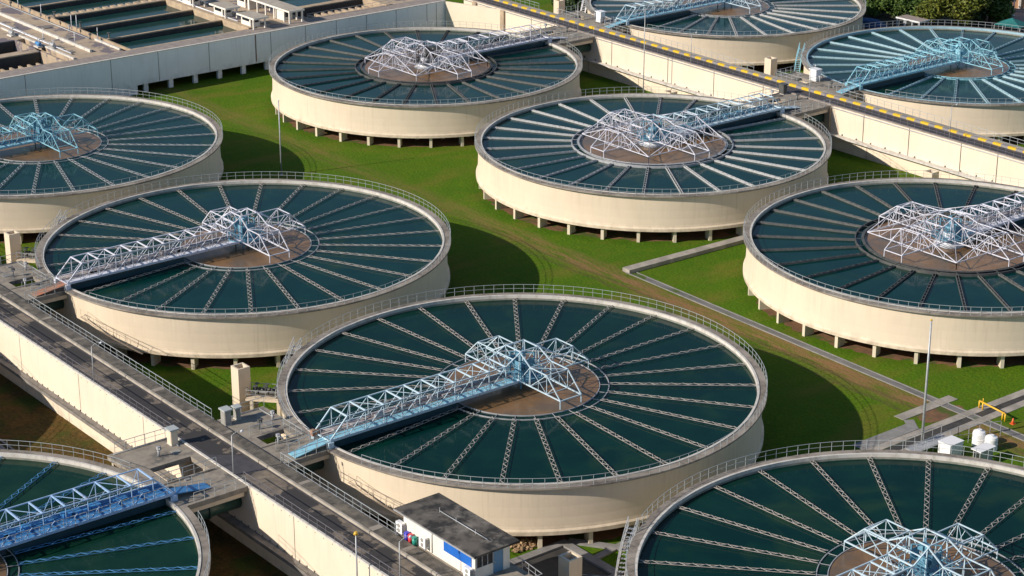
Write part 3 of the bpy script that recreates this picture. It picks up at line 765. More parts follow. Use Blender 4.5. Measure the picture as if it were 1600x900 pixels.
def pole(name, label, u, v, z0, z1, r=.07, arm=None, mat_=GALV, lamp=None, group=None, cat='lamp post'):
    t = thing(name, label, cat, (u,v,z0), 0., group); h = z1-z0
    m = MB(); m.cyl((0,0,0),(0,0,h),r*1.25,r*.8,10)
    if h > 8: m.cyl((0,0,0),(0,0,.35),r*2.2,r*2.2,10)
    put('post', m, mat_, t)
    if arm:
        a = MB(); pts = [(0,0,h)]
        for i in range(1,6):
            f = i/5; pts.append((arm[0]*f, arm[1]*f, h+.35*math.sin(f*math.pi*.6)))
        a.tube(pts, r*.6); put('arm', a, mat_, t)
        l = MB(); e = pts[-1]; l.cyl((e[0]-.05*0,e[1],e[2]-.12),(e[0]+arm[0]*.3,e[1]+arm[1]*.3,e[2]-.05),.13,.1,10); put('lamp_head', l, WHITEP, t)
    if lamp:
        l = MB(); q = .5 if cat == 'mast' else .85; l.cyl((0,0,h),(0,0,h+.12*q),.12*q,.26*q,12); l.cyl((0,0,h+.12*q),(0,0,h+.42*q),.30*q,.16*q,12); put('lamp_head', l, lamp, t)
    return t
for u, l in ((-29.2,'slim curved lamp post on the left channel, farthest along its outer edge'),(.76,'slim curved lamp post on the left channel beside the blue bridge landing'),(29.9,'slim curved lamp post on the left channel at the bottom edge')):
    pole('lamp_post', l, u, -38.22, 0.12, 4.4, .06, (.1,1.0), GALV, None, 'lamp posts on the left channel')
pole('lamp_post', 'amber topped lamp post standing outside the channel wall at the bottom edge', 24.9, -39.6, -4.72, 3.5, .085, None, GALV, LAMPY)
pole('mast', 'tall thin grey mast on the lawn left of the rear white hub tank', -99.9, 31.3, GZ, 5., .10, None, GALV, WHITEP, None, 'mast')
pole('mast', 'tall thin grey mast behind the bottom right tank beside the paths', 30.2, 33.5, GZ, 8.3, .13, None, GALV, LAMPY, None, 'mast')
pole('mast', 'tall thin grey mast before the cream wall at upper middle', -96.5, 104.8, GZ, 9.6, .08, None, GALV, None, None, 'mast')
for u, l in ((-121.5,'slim lamp post on the yellow kerbed channel near the top edge'),(-90.7,'slim lamp post on the yellow kerbed channel above the middle tank'),(-62.,'slim lamp post on the yellow kerbed channel beside the sky blue bridge'),(-32.1,'slim lamp post on the yellow kerbed channel near the right edge')):
    pole('lamp_post', l, u, 110.6, .1, 5.2, .06, (.1,.9), GALV, None, 'lamp posts on the yellow kerbed channel')
for (u, v, h, l) in ((-204,37.3,2.2,'third from the corner of the plaza wall'),(-194.3,37.4,2.4,'beside the notched trough wall'),(-181.6,37.3,2.6,'left one of a pair beside the canal'),(-181.1,38.1,2.6,'right one of a pair beside the canal'),(-171.3,37.3,2.2,'nearest the end of the canal'),(-176.2,28.8,2.4,'on the stained plaza beside the trench'),(-170.8,32.4,2.2,'beside the white parapet')):
    pole('lamp_post', 'short white lamp post on the filter building, '+l, u, v, 0., h, .07, None, WHITEP, None, 'short lamp posts on the filter building')
# valve stand clutter on the filter building
for (u, v, l) in ((-181.4,39.,'black sluice gate handle on the third basin wall'),(-170.6,39.2,'black sluice gate handle on the nearest basin wall'),(-192.,39.,'black sluice gate handle beside the notched trough wall')):
    t = thing('gate_valve', l, 'valve', (u,v,.04), 0., 'sluice gate handles on the basin walls')
    put('frame', MB().box(-.3,.3,-.06,.06,0,.8), DARKSTEEL, t); m = MB(); m.cyl((0,0,.8),(0,0,1.),.08); m.cyl((0,0,1.),(0,0,1.06),.35,.35,14); put('handwheel', m, DARKSTEEL, t)
for (u, v, mm, l) in ((-172.8,26.1,STRONGB,'blue pump set beside the trench on the filter building'),(-170.6,27.8,GALV,'grey pump set on the plaza edge of the filter building'),(-183.5,26.,GALV,'pale valve group at the far end of the trench')):
    t = thing('pump_set', l, 'pump', (u,v,0.))
    m = MB(); m.box(-.9,.9,-.5,.5,0.,.25); put('base', m, CURB, t)
    m = MB(); m.cyl((-.7,0,.65),(.3,0,.65),.32,.32,14); m.cyl((.3,0,.65),(.8,0,.6),.45,.3,14); put('motor', m, mm, t)
    m = MB(); m.cyl((.6,0,.5),(.6,0,1.6),.1); m.cyl((.6,0,1.5),(.6,1.2,1.5),.1); m.cyl((-.9,.4,.25),(-.9,.4,1.5),.06); put('pipe', m, GALV, t)

# ------------------------------------------------------------------ landings between the tanks and the channels
def landing(label, u0, u1, v0, v1, opening, railp, name='bridge_landing'):
    cu_, cv_ = (u0+u1)/2, (v0+v1)/2
    t = thing(name, label, 'platform', (cu_,cv_,-.55), 0., 'concrete landings between tanks and channels'); q = (-cu_,-cv_,.55)
    m = MB(); ou0, ou1, ov0, ov1 = opening
    m.box(u0,ou0,v0,v1,-.55,-.012); m.box(ou1,u1,v0,v1,-.55,-.012); m.box(ou0,ou1,v0,ov0,-.55,-.012); m.box(ou0,ou1,ov1,v1,-.55,-.012)
    put('slab', m, SLAB, t, q)
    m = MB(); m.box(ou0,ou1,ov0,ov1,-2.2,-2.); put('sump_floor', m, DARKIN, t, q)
    for uu in (u0+.3,u1-.65): put('beam', MB().box(uu,uu+.35,v0+.3,v1-.3,-1.15,-.55), CREAM, t, q)
    rnd = random.Random(int(abs(u0*7+v0*3)))
    for i in range(5):
        x = rnd.uniform(u0+.8,u1-2.); y = rnd.uniform(v0+.6,v1-1.6); a_, b_ = rnd.uniform(.6,1.3), rnd.uniform(.5,1.1)
        if x < ou1+.2 and x+a_ > ou0-.2 and y < ov1+.2 and y+b_ > ov0-.2: continue
        put('hatch_cover', MB().box(x,x+a_,y,y+b_,-.012,.035+.01*i), rnd.choice([KIOSKTOP, LEDGE, GREYPANEL, PATHG]), t, q)
    put('conduit', MB().tube([(u0+.4,v0+.5,.08),(u0+.4,v1-.8,.08),((u0+ou0)/2,v1-.8,.08)],.05), GALV, t, q)
    put('conduit', MB().tube([(ou1+.5,v0+.3,.07),(ou1+.5,v1-.6,.07)],.045), DARKSTEEL, t, q)
    for pts in railp: put('guard_rail', rail_line(MB(), pts, 1.1, 1.3), LIGHTRAIL, t, q)
    return t
def big_pipe(label, u, v0, v1):
    t = thing('inlet_pipe', label, 'pipe', (u,(v0+v1)/2,-4.), 0., 'large inlet pipes under the landings')
    m = MB(); m.cyl((0,v0-(v0+v1)/2,1.7),(0,v1-(v0+v1)/2,1.7),.85,.85,20); put('pipe', m, TEALPIPE, t)
    m = MB(); m.cyl((0,-.1,1.7),(0,.1,1.7),1.05,1.05,20); put('flange', m, TEALPIPE, t)
    m = MB(); m.box(-1.3,-.7,-.5,.3,1.2,2.4); put('actuator', m, GALV, t)
for k, l in (('E','the light blue ramp'),('D','the rusty orange ramp'),('A','the cyan hub tank')):
    u = TU[k][0]; v = TU[k][1]; z = 0.
    landing('stained concrete landing by the left channel, at tank with '+l, u-12., u+1.75, v-32.93, v-26.7, (u-5.6,u-3.4,v-31.6,v-28.2),
        [[(u-12,v-31.,z),(u-12,v-26.6,z)],[(u-6.2,v-32.,z),(u-6.2,v-27.8,z)],[(u-5.8,v-28.0,z),(u-2.2,v-28.0,z)],[(u+1.65,v-32.8,z),(u+1.65,v-27.4,z)],[(u-1.8,v-31.5,z),(u-1.8,v-27.4,z)]])
    big_pipe('dark teal inlet pipe under the landing, tank with '+l, u-.6, v-32.9, v-26.9)
u, v = TU['H']
landing('stained concrete landing between the left channel and the strong blue bridge', u-12., u+3.3, v+26.7, -38.41, (u-6.4,u-2.6,v+28.5,-39.4),
    [[(u-12,v+27.6,0),(u-12,-39.2,0)],[(u-2.5,v+27.6,0),(u-2.5,-38.6,0)],[(u+3.2,v+28.2,0),(u+3.2,-38.6,0)]])
big_pipe('dark teal inlet pipe under the landing of the strong blue bridge', u+1.2, v+26.9, -38.5)
for k, l in (('C','wide white hub and pale launders'),('B','white hub and dark launders'),('F','the hub cut by the right edge')):
    u, v = TU[k]
    landing('concrete landing by the yellow kerbed channel, at '+l, u-7.5, u+3.4, v+26.7, 110.28, (u-5.,u-3.,v+30.,v+33.),
        [[(u-7.4,v+28,0),(u-7.4,110.,0)],[(u+3.3,v+28,0),(u+3.3,110.,0)],[(u-1.8,v+28,0),(u-1.8,v+33.5,0)]])
    big_pipe('dark teal inlet pipe under the landing, tank with '+l, u+1.5, v+26.9, 110.2)
for k, l in (('J','the sky blue bridge near the trees'),('I','the bridge cut by the top edge')):
    u, v = TU[k]
    landing('concrete landing by the yellow kerbed channel, at '+l, u-13.5, u+1.9, 115.62, v-26.6, (u-10.,u-7.,117.,119.),
        [[(u-13.4,116.,0),(u-13.4,v-27.,0)],[(u-6.2,116.,0),(u-6.2,v-28.,0)],[(u+1.8,116.,0),(u+1.8,v-27.4,0)],[(u-1.8,117.,0),(u-1.8,v-27.4,0)],[(u-13,116.,0),(u-7,116.,0)]])

def valve_stand(label, u, v, group, mm=GALV):
    t = thing('valve_stand', label, 'valve', (u,v,0.), 0., group)
    put('pedestal', MB().cyl((0,0,0),(0,0,.75),.13,.09,10), mm, t)
    put('actuator', MB().box(-.2,.2,-.16,.16,.75,1.1).cyl((.2,0,.92),(.42,0,.92),.11,.11,10), mm, t)
    m = MB(); m.cyl((0,.16,.92),(0,.22,.92),.24,.24,14); put('handwheel', m, DARKSTEEL, t)
VS = 'valve stands on the concrete landings'
for k, l in (('E','the light blue ramp'),('D','the rusty orange ramp')):
    u, v = TU[k]
    valve_stand('grey valve stand at the tank edge of the landing with '+l, u-8.2, v-27.9, VS)
    valve_stand('dark valve stand beside the cabinets, landing with '+l, u-7.1, v-30.2, VS, DARKSTEEL)
    valve_stand('grey valve stand beside the opening, landing with '+l, u-2.8, v-30.6, VS)
for k, l in (('C','the middle white hub tank'),('B','the dark launder tank'),('J','the sky blue bridge'),('I','the top edge bridge')):
    u, v = TU[k]; y = 108.3 if k in 'CB' else 118.2
    valve_stand('dark valve stand at the channel side of the landing, '+l, u-2.4, y, VS, DARKSTEEL)
    valve_stand('grey valve stand near the middle of the landing, '+l, u-6.3, y-2. if k in 'CB' else y+1.4, VS)
u, v = TU['H']; valve_stand('grey valve stand on the landing of the strong blue bridge', u-8.4, -42., VS)
FV = 'valve stands along the canal on the filter building'
for i, w_ in enumerate(('first','second','third','fourth','last')):
    valve_stand('small valve stand beside the canal parapet, %s from the top edge of the photo' % w_ if i < 4 else 'small valve stand beside the canal parapet, nearest the grey wall', -205.+8.2*i, 36.2, FV, GALV if i % 2 else DARKSTEEL)

# control kiosks
def kiosk(label, u, v, z, w, d, h, mw=GREYPANEL, mt=KIOSKTOP):
    t = thing('control_cabinet', label, 'cabinet', (u,v,z), 0., 'control cabinets on the landings')
    put('body', MB().box(-w/2,w/2,-d/2,d/2,.08,h), mw, t)
    put('cap', MB().box(-w/2-.15,w/2+.15,-d/2-.15,d/2+.15,h,h+.16), mt, t)
    put('door', MB().box(w/2,w/2+.03,-d/2+.1,d/2-.1,.25,h-.15), mw, t)
    put('door', MB().box(-w/2+.1,w/2-.1,-d/2-.03,-d/2,.25,h-.15), mw, t)
    put('plinth', MB().box(-w/2-.05,w/2+.05,-d/2-.05,d/2+.05,0.,.08), CURB, t)
kiosk('grey steel cabinet on the blue ramp landing beside the walkway rail', -10.4, -32.35, 0., .95, .75, 1.7)
kiosk('smaller grey cabinet next to the square cream shaft, blue ramp landing', -10.9, -30.7, 0., .7, .5, 1.35)
kiosk('tan steel cabinet on the left channel edge beside the strong blue bridge landing', -9.6, -39.35, 0., .9, .8, 1.7, CREAM, KIOSKTOP)
kiosk('white cabinet on the landing before the sky blue bridge near the trees', TU['J'][0]-7.4, 119.6, 0., 1.5, 1.2, 1.9, WHITEBOX, WHITEBOX)
kiosk('white cabinet on the landing before the top edge bridge', TU['I'][0]-3.6, 118.6, 0., 1.3, 1.1, 1.9, WHITEBOX, WHITEBOX)
kiosk('dark steel cabinet on the middle right landing beside the yellow kerbed channel', TU['C'][0]-6.6, 109.2, 0., 1.1, .8, 1.6, DARKSTEEL, DARKSTEEL)

# square shafts with their valve platforms and rim stairs
def shaft_mb(w, z0, z1, th=.22):
    m = MB(); h = w/2
    m.box(-h,h,-h,-h+th,z0,z1); m.box(-h,h,h-th,h,z0,z1); m.box(-h,-h+th,-h+th,h-th,z0,z1); m.box(h-th,h,-h+th,h-th,z0,z1)
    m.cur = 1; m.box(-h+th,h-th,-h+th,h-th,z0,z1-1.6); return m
def shaft(label, u, v, ztop, w=1.6):
    t = thing('square_shaft', label, 'concrete shaft', (u,v,GZ), 0., 'square open topped shafts')
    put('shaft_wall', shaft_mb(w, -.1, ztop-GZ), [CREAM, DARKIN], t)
def valve_platform(label, tk, z=-4.1):
    cu_, cv_ = TU[tk]; ang = math.atan2(-22.2,-24.2)          # radial direction of the shaft seen from the tank
    t = thing('valve_platform', label, 'platform', (cu_,cv_,GZ), ang, 'valve platforms on the tank walls'); q = (0,0,-GZ)
    put('floor', MB().box(27.05,32.1,-1.15,1.15,z-.22,z), CREAM, t, q)
    for x in (28.2,31.4):
        for y in (-.9,.9): put('support', MB().box(x-.2,x+.2,y-.2,y+.2,GZ-.1,z-.22), PIER, t, q)
    rl = MB(); rail_line(rl, [(27.4,1.1,z),(32.,1.1,z)],1.1,1.2); rail_line(rl, [(29.,-1.1,z),(32.,-1.1,z)],1.1,1.2); rail_line(rl,[(32.,-1.1,z),(32.,1.1,z)],1.1,1.1)
    put('guard_rail', rl, LIGHTRAIL, t, q)
    m = MB()
    for y in (-.5,.25):
        m.cyl((27.,y,z+.55),(31.6,y,z+.55),.24,.24,12)
        for x in (28.3,29.6,30.8): m.cyl((x-.06,y,z+.55),(x+.06,y,z+.55),.36,.36,12); m.cyl((x+.3,y,z+.6),(x+.3,y,z+1.35),.07); m.cyl((x+.3,y,z+1.3),(x+.3,y,z+1.36),.28,.28,12)
    put('valve_pipe', m, DARKSTEEL, t, q)
def rim_stair(label, tk, mm):
    cu_, cv_ = TU[tk]; ang = math.atan2(-22.2,-24.2)
    t = thing('rim_stair', label, 'stair', (cu_,cv_,GZ), ang, 'steel stairs up to the tank rims'); q = (0,0,-GZ)
    m = MB(); z0 = -4.1; n = 16; a0 = 0.02; a1 = -.21
    P = lambda r, f: (r*math.cos(a0+(a1-a0)*f), r*math.sin(a0+(a1-a0)*f), z0+(0.-z0)*f)
    for r in (27.7,28.6):
        for i in range(8): m.bar(P(r,i/8),P(r,(i+1)/8),.09,.26)
    put('stringer', m, mm, t, q)
    m = MB()
    for i in range(n):
        p0 = P(27.7,(i+.5)/n); p1 = P(28.6,(i+.5)/n); m.bar(p0,p1,.26,.05)
    put('tread', m, mm, t, q)
    m = MB()
    for r in (27.7,28.6):
        for i in range(9):
            a = Vector(P(r,i/8)); m.bar(a,a+Vector((0,0,1.05)),.06)
            if i < 8:
                b = Vector(P(r,(i+1)/8)); m.bar(a+Vector((0,0,1.05)),b+Vector((0,0,1.05)),.07); m.bar(a+Vector((0,0,.5)),b+Vector((0,0,.5)),.05)
    put('handrail', m, mm, t, q)
for k, l, c in (('E','the pale blue bridge tank',GALV),('D','the white bridge tank',GALV),('G','the bottom right tank',GALV),('J','the sky blue bridge tank',CYANB),('I','the top edge tank',WHITEP)):
    shaft('square cream open topped shaft standing beside '+l, TU[k][0]-24.2, TU[k][1]-22.2, -.5)
    valve_platform('small valve platform with dark pipes on the wall of '+l, k)
    rim_stair('railed steel stair climbing to the rim of '+l, k, c)
for k, l in (('C','the middle white hub tank'),('F','the right edge tank')):
    shaft('low square cream shaft at the channel wall behind '+l, TU[k][0]-30., TU[k][1]+31.5, -4.0, 1.7)

# stair up the wall of the near left tank: thin diagonal railings on the walls of E and D
for k, l in (('E','the pale blue bridge tank'),('D','the white bridge tank')):
    cu_, cv_ = TU[k]
    t = thing('wall_stair', 'thin railed stair descending the front wall of '+l, 'stair', (cu_,cv_,GZ), 0., 'thin stairs down the tank walls'); m = MB(); tr = MB()
    pr_ = None
    for i in range(13):
        f = i/12; a = R_(-79+20*f); z = -2.4-3.0*f; r = 27.75
        q0 = Vector((r*math.cos(a), r*math.sin(a), z-GZ)); q1 = Vector((27.05*math.cos(a),27.05*math.sin(a),z-GZ))
        if z > -5.0 and i % 3 == 0: tr.bar(q0,q1,.08,.05)
        if i % 2 == 0: m.bar(q0,q0+Vector((0,0,1.)),.035)
        if pr_ is not None: m.bar(pr_+Vector((0,0,1.)),q0+Vector((0,0,1.)),.035); tr.bar(pr_,q0,.3,.05)
        pr_ = q0
    put('handrail', m, CREAM, t); put('tread', tr, CREAM, t)

# ------------------------------------------------------------------ control building at the bottom
cb = thing('control_building', 'small white building with black stained flat roof and blue sign at the bottom middle', 'building', (28,-30,-.5))
def cp(name, mb, m, par=None): return put(name, mb, m, par or cb, (0,0,0) if par else (-28,30,.5))
B0, B1, V0, V1, H = 22.3, 33.5, -32.35, -28.3, 2.75
PARTIAL = 31.4
cp('floor_slab', MB().box(21.2,38.,-32.9,-27.6,-.55,0.), SLAB)
m = MB(); 
for uu in (22.,27.,32.5,37.):
    for vv in (-32.2,-28.4): m.box(uu-.25,uu+.25,vv-.25,vv+.25,GZ-.1,-.55)
cp('column', m, PIER)
cps_(cp, 'wall', ((B0,B1,V0,V0+.2,0.,H),(B0,B0+.2,V0+.2,V1,0.,H),(B0+.2,B1,V1-.2,V1,0.,H),(B1-.2,B1,V0+.2,V0+2.1,0.,1.15),(B1-.2,B1,V1-.75,V1-.2,0.,H),(B1-.2,B1,V0+.2,V1-.75,2.35,H)), WHITEWALL)
m = MB(); m.tube([(B0+4.6,V0-.05,H),(B0+4.6,V0-.05,.1)],.05); cp('downpipe', m, GALV)
cp('gutter', MB().box(21.7,34.35,-33.13,-33.05,H+.02,H+.14), GALV)
rf = cp('roof', MB().box(21.75,34.3,-33.05,-27.75,H,H+.22), ROOF)
m = MB(); m.cyl((25.2,-30.2,H+.4),(32.6,-30.2,H+.4),.045)
for uu in (25.2,27.8,30.8): m.bar((uu,-30.2,H+.22),(uu,-30.2,H+.75),.05)
cp('roof_conduit', m, GALV)
m = MB()
for (a, b) in ((22.7,23.9),(24.75,25.4),(25.6,26.35),(26.42,27.15),(27.22,27.95),(28.02,28.75),(28.95,29.75),(29.82,30.65),(30.72,31.5),(31.57,32.35),(32.42,33.2)): m.box(a,b,V0-.004,V0+.01,H-.52,H-.16); cp('window', m, GLASS); m = MB()
m = MB(); m.box(B1-.12,B1-.08,V0+.25,V0+2.1,1.16,2.34); w_ = cp('window', m, GLASS)
m = MB()
for vv in (V0+.2,V0+.83,V0+1.46,V0+2.1): m.box(B1-.17,B1+.02,vv-.04,vv+.04,1.15,2.35)
cp('window_frame', m, GALV)
d_ = cp('door', MB().box(B1-.14,B1-.06,V0+2.16,V1-.76,0.,2.3), BLUEDOOR)
cp('handle', MB().box(B1-.06,B1-.02,V0+2.3,V0+2.36,.95,1.15), GALV)
sg = cp('sign', MB().box(28.75,33.0,V0-.06,V0-.004,1.15,2.12), BLUESIGN)
cp('guard_rail', rail_line(MB(), [(37.9,-32.8,0),(37.9,-28.,0),(34.6,-27.7,0)],1.1,1.1), GALV)
cp('guard_rail', rail_line(MB(), [(21.3,-32.7,0),(21.3,-28.,0)],1.1,1.2), GALV)
def ac(label, u, v, z):
    t = thing('air_conditioner', label, 'air conditioner', (u,v,z), 0., 'air conditioner units on the control building')
    put('body', MB().box(-.5,.5,-.22,.22,.1,1.2), WHITEBOX, t)
    for zz in (.4,.9):
        m = MB(); m.cyl((0,-.225,zz),(0,-.245,zz),.21,.21,18); put('fan_grille', m, GREYPANEL, t)
    put('side_vent', MB().box(.5,.51,-.18,.18,.25,1.05), GREYPANEL, t)
    put('bracket', MB().box(-.45,-.38,-.2,.2,0,.1).box(.38,.45,-.2,.2,0,.1), GALV, t)
ac('white air conditioner at the far corner of the white building', 22.2, -32.66, .35)
ac('white air conditioner on the wall behind the bins', 25.9, -32.62, .3)
ac('white air conditioner below the blue sign at the near corner', 32.9, -32.66, .0)
def bin_(label, u, c):
    t = thing('waste_bin', label, 'bin', (u,-32.75,.0), 0., 'waste bins at the white building')
    m = MB(); m.cyl((0,0,.1),(0,0,.85),.23,.28,14); put('body', m, c, t)
    m = MB(); m.cyl((0,0,.85),(0,0,1.0),.31,.2,14); put('lid', m, c, t)
    m = MB()
    for s in (-1,1): m.cyl((s*.16,.16,.08),(s*.22,.16,.08),.08,.08,10)
    m.cyl((0,-.1,0),(0,-.1,.1),.12,.12,10); put('wheel', m, DARKSTEEL, t)
bin_('dark blue waste bin against the white wall', 23.35, BLUEB); bin_('red waste bin between the blue and green ones', 23.95, REDB); bin_('green waste bin against the white wall', 24.6, GREENB)

# pit, kerbs and debris between the two front tanks
t = thing('sunken_pit', 'square sunken pit with grey concrete kerb between the two front tanks', 'pit', (26,-16,GZ))
m = MB(); a0, a1, b0, b1 = 22.2, 31.5, -20.6, -12.2
m.box(a0,a0+1.,b0,b1,-.1,.25); m.box(a0+1.,a1,b1-1.,b1,-.1,.25); m.box(a1-.6,a1,b0,b1-1.,-.1,.25); m.box(a0+1.,a1-.6,b0,b0+.6,-.1,.25)
put('kerb', m, PATHG, t, (-26,16,0))
put('pit_floor', MB().box(a0+1.,a1-.6,b0+.6,b1-1.,-.05,.03), DARKIN, t, (-26,16,0))
m = MB(); m.bar((22.6,-12.,.12),(27.6,-8.5,.12),.9,.24); m.bar((27.2,-12.8,.1),(26.2,-5.2,.1),.8,.2); put('apron', m, PATHG, t, (-26,16,0))
t = thing('debris_heap', 'low heap of tan rubble on the grass below the near tank wall', 'rubble', (20.6,-16.2,GZ)); rnd = random.Random(4)
m = MB()
for i in range(70):
    a = rnd.uniform(0,6.3); r = 1.3*math.sqrt(rnd.random()); h = .75*(1-r/1.5)
    x, y, s = r*math.cos(a)*.7, r*math.sin(a)*1.3, rnd.uniform(.1,.28); z = rnd.uniform(0,h)
    m.bar((x,y,z),(x+rnd.uniform(-.4,.4),y+rnd.uniform(-.5,.5),z+rnd.uniform(-.05,.25)),s,s*.8)
put('rubble', m, RUBBLE, t)
shaft_pit = None

# ------------------------------------------------------------------ paths, drains and small things on the lawn
def strip(mb, p, q, w, z0=GZ-.05, z1=GZ+.05):
    p = Vector(p); q = Vector(q); d = (q-p).normalized(); n = Vector((-d.y,d.x))*w/2
    mb.poly([tuple(p-n),tuple(q-n),tuple(q+n),tuple(p+n)], z0, z1); return mb
struct('drain_kerb', strip(MB(),(-33.6,46.15),(60,45.05),.12,GZ-.05,GZ+.08), PATHG); struct('drain_kerb', strip(MB(),(-33.2,44.95),(60,43.85),.14,GZ-.05,GZ+.10), PATHG)
struct('drain', strip(MB(),(-33.6,45.55),(60,44.45),1.05,GZ-.05,GZ+.012), DRAING)
struct('raised_drain', strip(MB(),(-33.2,45.),(-32.3,72.),1.5,GZ-.1,GZ+.55), PATHM)
struct('path', strip(MB(),(27.1,28.5),(27.4,64.),1.15), PATHM); struct('path', strip(MB(),(29.6,28.5),(29.3,64.),1.15), PATHM); struct('path', strip(MB(),(23.1,37.7),(23.1,47.3),1.45,z1=GZ+.07), PATHM)
struct('path', strip(MB(),(25.6,28.),(25.6,37.4),1.8), PATHG)
struct('path', strip(MB(),(24.1,38.3),(26.,36.9),1.2,z1=GZ+.03), PATHG)
struct('trench', strip(MB(),(28.37,29.),(28.37,64.),1.2,GZ-.05,GZ+.006), DARKIN)
dp = MB(); dp.v += [(23.9+2.6*math.cos(a)*(1+.18*math.sin(3*a))*1.0+.9,42.6+3.3*math.sin(a)*(1+.12*math.cos(5*a)),GZ+.004) for a in [i*math.pi/16 for i in range(32)]]; dp.face(range(32)); struct('soil', dp, SOIL)

t = thing('pipe_barrier', 'low yellow pipe barrier across the twin paths near the right edge', 'barrier', (29.1,47.,GZ))
m = MB(); m.cyl((-2.1,.3,.95),(2.2,-.3,.95),.11,.11,10)
put('top_pipe', m, YELLOWP, t)
for (x, y) in ((-2.1,.3),(-1.5,.2),(2.2,-.3),(1.75,-.22)): put('post', MB().cyl((x,y,0),(x,y,.95),.1,.1,10), YELLOWP, t)
put('vent_pipe', MB().cyl((-1.5,.2,.95),(-1.5,.2,1.5),.06,.06,8), YELLOWP, t)
t = thing('traffic_cone', 'small orange traffic cone beside the yellow barrier', 'traffic cone', (32.3,46.9,GZ))
put('cone', MB().cyl((0,0,.05),(0,0,.72),.22,.05,14), ORANGE, t); put('base', MB().box(-.28,.28,-.28,.28,0,.05), ORANGE, t)
t = thing('equipment_box', 'white rectangular equipment box behind the bottom right tank rim', 'equipment box', (33.4,34.6,GZ))
put('body', MB().box(-.85,.85,-1.1,1.1,.15,1.75), WHITEBOX, t); put('lid', MB().box(-.92,.92,-1.17,1.17,1.75,1.85), WHITEBOX, t)
put('door', MB().box(.85,.87,-.9,.2,.3,1.6), WHITEBOX, t); put('skid', MB().box(-.8,-.6,-1.1,1.1,0,.15).box(.6,.8,-1.1,1.1,0,.15), GALV, t)
for (x, y, h, r, l) in ((33.6,39.2,1.75,.74,'taller white plastic tank beside the grass paths, upper of two'),(35.2,39.4,1.6,.74,'shorter white plastic tank beside the grass paths, lower of two')):
    t = thing('storage_tank', l, 'plastic tank', (x,y,GZ))
    m = MB(); m.revolve([(r*.96,0),(r,.2),(r*.97,h*.45),(r*1.02,h*.5),(r*.97,h*.55),(r,h*.85),(r*.9,h)],28); put('body', m, WHITEBOX, t)
    m = MB(); m.revolve([(r*.9,h),(r*.4,h+.12),(r*.38,h+.22),(0.01,h+.22)],28); put('lid', m, WHITEBOX, t)
t = thing('panel_stack', 'flat white panel leaning at the bottom right tank rim', 'panel', (36.6,36.3,GZ))
m = MB(); m.poly([(-.7,-1.3),(.7,-1.3),(.7,1.3),(-.7,1.3)],1.6,1.7); put('panel', m, WHITEBOX, t); put('trestle', MB().box(-.5,-.4,-1.1,1.1,0,1.6).box(.4,.5,-1.1,1.1,0,1.6), GALV, t)
t = thing('access_walkway', 'railed grey steel walkway behind the bottom right tank rim', 'walkway', (31.,33.5,GZ))
rl = MB(); rail_line(rl, [(-.6,-3.,0),(-.6,3.,0)],2.2,1.4); rail_line(rl, [(1.,-3.,0),(1.,4.,0),(3.,9.,0)],2.2,1.4); put('guard_rail', rl, GALV, t); put('grating', MB().box(-.6,1.,-3.,3.,.9,1.0), GALV, t)

# pipe kerb left of the dry grass, beyond the left channel
t = thing('drain_kerb', 'grey concrete drain edge on the dry grass left of the channel', 'kerb', (-40,-48,GZ))
m = MB(); m.box(-60,34,-.35,.35,-.1,.35); m.box(-60,34,1.0,1.25,-.1,.1); put('kerb', m, PATHG, t)

# ------------------------------------------------------------------ trees and the compound at the upper right
def tree(name, label, u, v, h, rx, rz, leafm, n, seed, group='trees beyond the tanks', cat='tree', leaf=.42, zc=None):
    rnd = random.Random(seed)
    t = thing(name, label, cat, (u,v,GZ), 0., group)
    zc = zc or h-rz
    m = MB(); m.cyl((0,0,-.2),(0.1,0,zc*.7),.05*h*.8,.03*h*.7,10)
    lobes = []
    for i in range(11):
        a = rnd.uniform(0,6.283); r = rx*rnd.uniform(.25,.78); z = zc+rz*rnd.uniform(-.6,.7)
        lobes.append((r*math.cos(a), r*math.sin(a), z, rnd.uniform(.32,.55)))
        m.cyl((0.1,0,zc*.6),(r*math.cos(a)*.8,r*math.sin(a)*.8,z),.014*h,.004*h,7)
    lobes.append((0,0,zc,.7)); put('trunk', m, BARK, t)
    c = MB()
    for i in range(n):
        L_ = lobes[rnd.randrange(len(lobes))]
        d = Vector((rnd.gauss(0,1),rnd.gauss(0,1),rnd.gauss(0,1))).normalized()*(rnd.random()**.35)
        pc = Vector((L_[0]+d.x*L_[3]*rx, L_[1]+d.y*L_[3]*rx, L_[2]+d.z*L_[3]*rz))
        if pc.z < .6: continue
        for k in range(3):
            q = pc+Vector((rnd.gauss(0,.25),rnd.gauss(0,.25),rnd.gauss(0,.2)))
            a = Vector((rnd.gauss(0,1),rnd.gauss(0,1),rnd.gauss(0,.6))).normalized(); b = a.cross(Vector((rnd.gauss(0,1),rnd.gauss(0,1),rnd.gauss(0,1)))).normalized()
            s = leaf*rnd.uniform(.6,1.3); bi = len(c.v)
            c.v += [tuple(q-a*s),tuple(q+b*s*.5),tuple(q+a*s),tuple(q-b*s*.5)]; c.face((bi,bi+1,bi+2,bi+3))
    put('crown', c, leafm, t)
tree('broad_tree', 'broad olive green tree at the top edge behind the sky blue tank', -99.5, 191.5, 11.5, 7.2, 5.4, LEAF1, 5200, 11, zc=5.6)
tree('broad_tree', 'darker green tree right of the broad olive one', -98., 199.5, 11., 5.0, 5.2, LEAF2, 3200, 12, zc=5.4)
tree('broad_tree', 'dry yellowish tree beside the tan wall at the top edge', -97.3, 200.4, 9.5, 2.5, 4.4, LEAF4, 2200, 13, zc=4.9)
